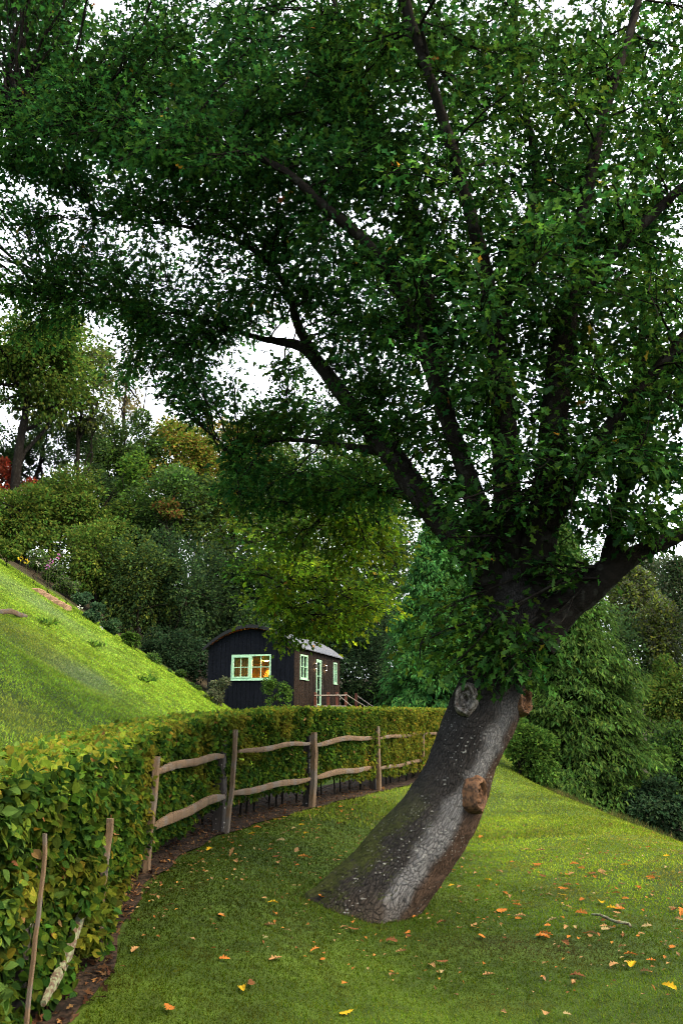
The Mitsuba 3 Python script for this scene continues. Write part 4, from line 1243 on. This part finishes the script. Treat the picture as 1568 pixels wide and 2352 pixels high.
# shrubs against the cabin
tree('grey_shrub', 'grey green round shrub left of the cabin front', 502, 1592, 25.0, 36, 40, GREY, 2300, 0.065, cat_='shrub', tr=0.03, seed=31, gap=0.36)
tree('green_shrub', 'fresh green shrub under the lit cabin window', 636, 1588, 24.8, 40, 40, MID, 2300, 0.065, cat_='shrub', tr=0.03, seed=32, gap=0.36)


# cypresses: hanging feathery sprays in tiers
def cypress(label, ub, vt, vb, Y, hw, cols, n, seed, lean=0.0):
    key = num('cypress_tree')
    r = np.random.default_rng(seed)
    top, bot = at(ub, vt, Y), at(ub, vb, Y)
    H = top[2] - bot[2]
    Rm = hw * px(Y, vb)
    nb = n // 26
    t = 1 - r.random(nb) ** 0.62                                   # 0 foot, 1 top
    rad = Rm * (np.clip(1 - t, 0, 1) ** 0.58) * (0.70 + 0.45 * r.random(nb)) * np.where(t < 0.12, 0.8 + 1.6 * t, 1)
    an = r.random(nb) * 2 * np.pi
    rad *= 0.60 + 0.80 * meshkit.fbm(np.column_stack([np.cos(an) * 2.6, np.sin(an) * 2.6, t * 9]), 3, seed)
    rad *= np.where(r.random(nb) < 0.3, r.uniform(0.5, 0.9, nb), 1)
    out = np.column_stack([np.cos(an), np.sin(an), np.zeros(nb)])
    tipz = bot[2] + t * H
    tip = np.column_stack([np.full(nb, bot[0]), np.full(nb, bot[1]), tipz]) + out * rad[:, None]
    own = np.repeat(np.arange(nb), 26)
    m = len(own)
    along = r.random(m)
    base = tip[own] - out[own] * (0.55 * along * np.minimum(1, rad[own]))[:, None]
    side = np.column_stack([-out[own, 1], out[own, 0], np.zeros(m)])
    base = base + side * r.normal(0, 0.13, (m, 1)) + np.column_stack([np.zeros(m), np.zeros(m), 0.12 * along - 0.20 * (1 - along) * r.random(m) + r.normal(0, 0.05, m)])
    yd_ = out[own] * 0.55 + side * r.normal(0, 0.45, (m, 1)) + np.array([0, 0, -0.55]) + r.normal(0, 0.2, (m, 3))
    zd_ = out[own] * 0.5 + np.array([0, 0, 0.8]) + r.normal(0, 0.35, (m, 3))
    c = palette(cols, m, 0.2, r) * np.exp(r.normal(0, 0.22, nb))[own][:, None] * (0.75 + 0.5 * (1 - along))[:, None]
    v, f, c = scatter('spray', base, yd_, zd_, r.uniform(0.11, 0.22, m), c, 1.25)
    add(key + '__crown', (v, f), 'soft_leaf_material', color=c, kind='stuff')
    P = np.linspace(bot + np.array([0, 0, -1.2]), top, 10)
    ms = [tube(P, np.linspace(0.22, 0.02, 10), 8)]
    for k in range(0, nb, 6):
        a = bot + (top - bot) * np.clip(t[k] - 0.02, 0, 0.97)
        ms.append(tube(np.linspace(a, tip[k], 4), np.linspace(0.03, 0.006, 4), 4))
    add(key + '__trunk', cat(ms), 'limb_material', smooth=True)
    tag(key, label, 'tree', 'feathery cypress trees beyond the lawn')


CYG = [(0.036, 0.120, 0.034), (0.048, 0.142, 0.038), (0.060, 0.150, 0.033)]
CYG2 = [(0.044, 0.096, 0.020), (0.060, 0.112, 0.023), (0.038, 0.084, 0.022)]
cypress('blue green cypress left of the oak trunk, behind the hedge', 1010, 1180, 1690, 27, 140, CYG, 60000, 51)
cypress('tall yellow green cypress right of the oak trunk', 1325, 1190, 1860, 24, 195, CYG2, 88000, 52)
RG = 'trees in the valley on the right'  # distance haze is put into the greyer leaf colours of the far trees
tree('valley_shrub', 'mid green broadleaf bush close behind the oak trunk on the right', 1215, 1740, 20.5, 80, 80, MID, 4200, 0.10, cat_='shrub', tr=0.05)
tree('valley_tree', 'pale olive tree high on the far right slope', 1450, 1370, 48, 60, 80, GREY + OLIVE, 4500, 0.22, group=RG)
tree('valley_tree', 'hazy grey green tree highest on the far right slope', 1500, 1345, 56, 90, 95, GREY + DARK, 6000, 0.24, group=RG)
tree('valley_tree', 'blue green conifer at the far right edge', 1570, 1390, 52, 60, 120, DARK + GREY, 5000, 0.22, group=RG)
tree('valley_tree', 'light olive bush tree at the right edge', 1510, 1465, 44, 60, 90, OLIVE + GREY, 6000, 0.20, group=RG)
tree('valley_tree', 'dusky round tree at the right edge beside the cypress', 1545, 1600, 38, 90, 95, OLIVE + MID, 6500, 0.17, group=RG)
tree('valley_tree', 'dark tree filling the gap behind the cypress', 1420, 1560, 44, 90, 130, DARK, 5000, 0.2, group=RG)
tree('valley_tree', 'dark distant tree between the two cypresses', 1150, 1500, 42, 100, 150, DARK, 6000, 0.2, group=RG)
tree('valley_shrub', 'fresh green shrub at the right foot of the tall cypress', 1500, 1735, 27, 60, 40, MID, 2600, 0.11, cat_='shrub', tr=0.05)
tree('valley_shrub', 'black green laurel mass below the right end of the lawn', 1520, 1870, 22, 110, 105, DEEP, 6500, 0.12, cat_='shrub', tr=0.06, droop=0.3)
tree('valley_tree', 'dark bushy tree low at the right edge above the laurel', 1560, 1745, 31, 70, 80, DARK + MID, 5500, 0.14, group=RG)
tree('valley_shrub', 'dark bush below the crest of the lawn', 1390, 1830, 24, 80, 60, DEEP + DARK, 4000, 0.11, cat_='shrub', tr=0.06)
# rows further out so that the wood goes on past the picture on both sides
for k, (u, v_, Y, ru, rv) in enumerate([(-140, 1000, 34, 150, 200), (-330, 900, 36, 180, 240), (-120, 1230, 28, 110, 110), (1700, 1420, 42, 120, 200), (1720, 1700, 32, 120, 160), (1880, 1500, 40, 140, 240), (-620, 820, 36, 200, 240), (-950, 760, 34, 200, 240), (-450, 1050, 28, 120, 130), (1300, 1330, 60, 160, 130), (1000, 1300, 60, 160, 160)]):
    tree('outer_tree', ['tree of the wood past the left edge', 'tree of the wood past the left edge', 'tree of the wood past the left edge', 'tree in the valley past the right edge', 'tree in the valley past the right edge', 'tree in the valley past the right edge', 'tree of the wood past the left edge', 'tree of the wood past the left edge', 'tree of the wood past the left edge', 'dim tree far behind the tall cypress', 'dim tree far behind the blue green cypress'][k], u, v_, Y, ru, rv, MID + DARK, 3500, 0.26, group='outer trees of the wood' if k < 9 else None)


# flower border along the top edge of the bank
def border():
    plants = [(20, 1262, 25.5, 40, 26, OLIVE + MID), (75, 1290, 25.4, 42, 28, MID + GREY), (118, 1315, 25.3, 34, 26, GREY + MID), (150, 1345, 25.2, 32, 24, MID + GREY), (185, 1378, 25.1, 32, 24, [(0.04, 0.09, 0.045), (0.05, 0.10, 0.05)]), (220, 1408, 25.0, 30, 22, [(0.04, 0.09, 0.045), (0.05, 0.10, 0.05)]),
              (255, 1436, 25.1, 28, 20, [(0.04, 0.09, 0.04), (0.05, 0.10, 0.04)]), (300, 1470, 25.3, 26, 20, MID), (350, 1515, 25.6, 26, 20, DARK + MID), (400, 1556, 25.8, 26, 20, DARK + MID), (440, 1588, 25.8, 22, 18, DARK + MID)]
    words = ['topmost bushy plant of the border, at the left edge of the picture', 'second bushy plant of the border from the left edge', 'grey green border plant below the second one', 'green border plant above the stone steps', 'blue green border plant beside the stone steps', 'blue green border plant just below the stone steps', 'blue green border plant halfway down the bank', 'low green border plant past the middle of the bank', 'dark border plant third from the cabin', 'dark border plant second from the cabin', 'small dark border plant nearest the cabin']
    for w, (u, v_, Y, ru, rv, c) in zip(words, plants):
        tree('border_plant', w, u, v_, Y, ru, rv, c, 1300, 0.09, cat_='plant', tr=0.02, nl=9, group='plants of the border along the top of the bank')


border()


def flower(u, v_, Y, c, lab, n=5, s=0.05):
    key = num('border_flower')
    p = at(u, v_, Y)
    g = float(ground(p[0], p[1]))
    add(key + '__stem', tube(np.linspace([p[0], p[1], g], p, 5), 0.006, 5), 'soft_leaf_material', color=np.tile([[0.06, 0.10, 0.03]], (27, 1)), smooth=True)
    n_ = 14
    d = rdir(n_)
    v, f, cc_ = scatter('diamond', p + d * 0.04, d, rdir(n_), s * 1.3, palette([c], n_, 0.15))
    add(key + '__blossom', (v, f), 'soft_leaf_material', color=cc_)
    tag(key, lab, 'flower', 'flowers of the border')


for u, v_, c, lab in [(136, 1278, (0.45, 0.16, 0.42), 'topmost pink mallow flower above the stone steps'), (117, 1290, (0.45, 0.18, 0.42), 'middle pink flower of the border'), (110, 1302, (0.42, 0.15, 0.40), 'lowest pink flower of the border'), (48, 1283, (0.55, 0.42, 0.03), 'yellow flower at the top left of the bank'), (62, 1290, (0.55, 0.42, 0.03), 'second yellow flower at the top left of the bank'),
                      (88, 1294, (0.6, 0.6, 0.55), 'white flower at the top of the bank'), (231, 1445, (0.55, 0.55, 0.5), 'white daisy beside the steps'), (240, 1462, (0.55, 0.45, 0.05), 'left yellow daisy at the edge of the bank'), (254, 1470, (0.55, 0.45, 0.05), 'right yellow daisy at the edge of the bank'), (185, 1394, (0.6, 0.6, 0.55), 'white flower below the blue green border plant')]:
    flower(u, v_, 24.6, c, lab)

# stone steps that climb the bank beside the border
for k, (u, v_) in enumerate([(88, 1345), (102, 1353), (117, 1362), (133, 1374), (147, 1384)]):
    p = at(u, v_, 24.2)
    g = float(ground(p[0], p[1]))
    m = boxm((-0.19, -0.3, -0.25), (0.17, 0.3, 0.06), 0.03)
    v = m[0] + 0.03 * (meshkit.fbm(m[0] * 5 + k, 2, k)[:, None] - 0.5)
    add(num('stone_step'), (v + np.array([p[0], p[1], g + 0.03]), m[1]), 'stone_material', label=['topmost tan stone step on the bank', 'second tan stone step from the top', 'middle tan stone step on the bank', 'second tan stone step from the bottom', 'lowest tan stone step on the bank'][k], cat_='step', group='stone steps up the bank')
# weathered plank edging on the bank at the left
e0, e1 = pick(-10, 1408), pick(62, 1418)
add('timber_edging', rail_mesh(e0 + np.array([0, 0, 0.02]), e1 + np.array([0, 0, 0.02]), 0.10, 0.06, 5), 'post_material', smooth=40, label='half buried weathered board set across the left of the bank', cat_='edging')
# tufts and weeds on the bank
for k, (u, v_, lab) in enumerate([(102, 1435, 'broad leaved weed clump high on the bank'), (213, 1485, 'dark green weed clump in the middle of the bank'), (330, 1565, 'low weed clump low on the bank')]):
    p = pick(u, v_)
    n = 60
    yd_ = norm(np.column_stack([rng.normal(0, 0.7, n), rng.normal(0, 0.7, n), np.abs(rng.normal(0.8, 0.3, n))]))
    v, f, c = scatter('beech', p + np.column_stack([rng.normal(0, 0.12, (n, 2)), np.zeros(n)]), yd_, rdir(n), rng.uniform(0.09, 0.20, n), palette(LIGHT + MID, n, 0.2), 0.6)
    add(num('weed_clump'), (v, f), 'soft_leaf_material', color=c, label=lab, cat_='weed')


# long dry grass along the crest where the lawn drops away
def crest(n):
    y = rng.uniform(9.5, 23, n)
    x = 4.75 + 0.25 * np.sin(y * 1.7) + np.abs(rng.normal(0, 0.35, n))
    P = np.column_stack([x, y])
    c = palette([(0.10, 0.085, 0.03), (0.07, 0.09, 0.025), (0.05, 0.07, 0.02)], n, 0.25)
    return blades(P, rng.uniform(0.06, 0.18, n), 0.09, c, 0.45)


v, f, c = crest(9000)
add('long_grass', (v, f), 'grass_material', color=c, label='fringe of long dry grass where the lawn drops into the valley', cat_='grass', kind='stuff')

# ---------------------------------------------------------------- fallen leaves and a stick
FC = {'orange': (0.33, 0.125, 0.03), 'tan': (0.26, 0.155, 0.07), 'yellow': (0.42, 0.27, 0.02), 'brown': (0.13, 0.06, 0.027), 'pale': (0.25, 0.20, 0.10)}
for n_, c_ in FC.items():
    scene[f'fallen_{n_}_material'] = {'type': 'principledthin', 'base_color': {'type': 'rgb', 'value': list(c_)}, 'roughness': 0.6, 'diff_trans': 0.4, 'eta': 1.4, 'spec_trans': 0.0}


def curled(k):
    v, f = LEAVES['oak_fine']
    v = v.copy()
    v[:, 2] += (0.9, -0.5, 0.5)[k] * v[:, 0]**2 * 2 + (0.25, 0.3, -0.2)[k] * (v[:, 1] - 0.5)**2
    return mikit.ply((v, f), None)


CURL = [curled(k) for k in range(3)]
SEEN = [(490, 1953, 'yellow', 0.11), (1382, 2085, 'yellow', 0.13), (1020, 1995, 'yellow', 0.11), (1457, 2220, 'yellow', 0.12), (1518, 2270, 'yellow', 0.10), (560, 2290, 'yellow', 0.09), (535, 1942, 'orange', 0.09), (580, 1905, 'orange', 0.10), (605, 1895, 'tan', 0.09), (683, 1975, 'orange', 0.12), (676, 1965, 'tan', 0.10), (785, 1895, 'orange', 0.09),
        (505, 2110, 'orange', 0.10), (515, 2112, 'tan', 0.08), (635, 2108, 'orange', 0.07), (378, 2320, 'orange', 0.09), (743, 2218, 'orange', 0.07), (320, 2185, 'tan', 0.08), (900, 2085, 'orange', 0.10), (1165, 2097, 'orange', 0.10), (1182, 2110, 'tan', 0.09), (1110, 2165, 'orange', 0.11), (1238, 2150, 'orange', 0.11), (1262, 2160, 'orange', 0.10),
        (1335, 2070, 'orange', 0.11), (1350, 2108, 'orange', 0.12), (1420, 2095, 'yellow', 0.10), (1185, 1868, 'tan', 0.10), (1230, 1960, 'tan', 0.11), (1110, 1925, 'orange', 0.12), (1330, 1990, 'orange', 0.10), (1350, 2015, 'brown', 0.11), (1540, 2190, 'orange', 0.09), (1420, 2185, 'tan', 0.08), (1345, 2255, 'brown', 0.10), (1500, 2245, 'tan', 0.08), (1562, 2112, 'orange', 0.1), (700, 1900, 'yellow', 0.08), (640, 1985, 'tan', 0.1)]
rng = np.random.default_rng(404)
pts = [(pick(u, v_), c, s) for u, v_, c, s in SEEN]
names_ = list(FC)
while len(pts) < 290:
    zone = rng.random()
    if zone < 0.70:
        if rng.random() < 0.4 and len(pts) > 110:
            q0 = pts[rng.integers(20, 110)][0]
            P = q0[:2] + rng.normal(0, 0.13, 2)
        else:
            P = np.array([rng.normal(2.2, 0.95), 6.3 + np.abs(rng.normal(0, 1.9))])
        if P[1] < 5.2 or P[0] > 4.6: continue
    elif zone < 0.92:
        t = rng.uniform(6.5, 13.5)
        P = np.array([np.interp(t, FENCE[:, 1], FENCE[:, 0]) + rng.uniform(0.1, 1.7), t])
    else:
        P = np.array([rng.uniform(-1.0, 2.2), rng.uniform(4.4, 6.5)])
    if edge_side(P[None])[0] < 0.05: continue
    pts.append((np.array([P[0], P[1], float(ground(P[0], P[1]))]), names_[rng.choice(5, p=[0.30, 0.32, 0.10, 0.16, 0.12])], rng.uniform(0.05, 0.098)))
for P, c, s in pts:
    key = num('fallen_leaf')
    y = norm(np.array([rng.normal(), rng.normal(), 0.12]))
    z = np.array([rng.normal(0, 0.25), rng.normal(0, 0.25), 1.0])
    p_ = np.array([P[0], P[1], float(ground(P[0], P[1])) + 0.024])
    scene[key] = {**CURL[rng.integers(0, 3)], 'bsdf': {'type': 'ref', 'id': f'fallen_{c}_material'}, 'to_world': frame(p_, y, z, s)}
    depth_ = ['in the near foreground', 'nearer than the trunk foot', 'level with the trunk foot', 'just beyond the trunk', 'well beyond the trunk', 'far up the lawn'][int(np.searchsorted([5.6, 6.6, 7.4, 8.4, 10.0], P[1]))]
    fd = side_of(P[0], P[1])
    across = 'by the fence' if fd < 0.5 else ('left of the trunk' if P[0] < 0.25 + 0.05 * P[1] - 0.2 else ['just right of the trunk', 'on the right slope', 'near the right edge'][int(np.searchsorted([1.7, 2.7], P[0]))])
    size_ = 'large ' if s > 0.09 else ('small ' if s < 0.065 else '')
    tag(key, f'{size_}{c} fallen leaf {depth_}, {across}', 'leaf', f'{c} fallen leaves on the lawn')
# smaller scraps nobody would count
n = 1700
y = rng.uniform(5.2, 12, n)
x = np.interp(y, FENCE[:, 1], FENCE[:, 0]) + np.where(rng.random(n) < 0.12, rng.uniform(-0.6, 0.3, n), rng.uniform(0.0, 5.2, n))
k = (x < 4.6) & (meshkit.fbm(np.column_stack([x * 1.3, y * 1.3, x * 0]), 3, 31) > 0.42)
P = np.column_stack([x, y])[k]
n = len(P)
v, f, c = scatter('diamond', np.column_stack([P, ground(P[:, 0], P[:, 1]) + 0.028]), rdir(n) * np.array([1, 1, 0.25]), np.array([0, 0, 1.0]) + rng.normal(0, 0.3, (n, 3)), rng.uniform(0.018, 0.042, n), palette([(0.30, 0.14, 0.04), (0.26, 0.16, 0.075), (0.14, 0.07, 0.03), (0.22, 0.17, 0.08)], n, 0.25))
add('leaf_litter', (v, f), 'soft_leaf_material', color=c, label='small scraps of dry leaf strewn over the lawn', cat_='leaf litter', kind='stuff')
n = 2600
k = rng.integers(0, len(EPATH) - 30, n)
t = norm(np.gradient(EPATH, axis=0))[k]
P = EPATH[k] + np.column_stack([-t[:, 1], t[:, 0]]) * rng.uniform(-0.02, 0.9, n)[:, None] + rng.normal(0, 0.03, (n, 2))
v, f, c = scatter('oak', np.column_stack([P, ground(P[:, 0], P[:, 1]) + 0.03]), rdir(n) * np.array([1, 1, 0.4]), np.array([0, 0, 1.0]) + rng.normal(0, 0.5, (n, 3)), rng.uniform(0.03, 0.075, n), palette([(0.05, 0.028, 0.016), (0.09, 0.05, 0.026), (0.03, 0.018, 0.012), (0.14, 0.08, 0.035)], n, 0.3))
add('leaf_litter_001', (v, f), 'soft_leaf_material', color=c, label='brown rotting leaves on the bare soil under the hedge', cat_='leaf litter', kind='stuff')
a_, b_ = pick(1362, 2112), pick(1448, 2140)
Q = np.linspace(a_, b_, 9) + np.array([0, 0, 0.04]) + np.column_stack([rng.normal(0, 0.012, (9, 2)), rng.normal(0, 0.006, 9)])
add('fallen_stick', tube(catmull(Q, 4), 0.012, 7, wob=0.01), 'lichen_wood_material', smooth=True, label='short broken stick lying in the grass right of the trunk', cat_='stick')
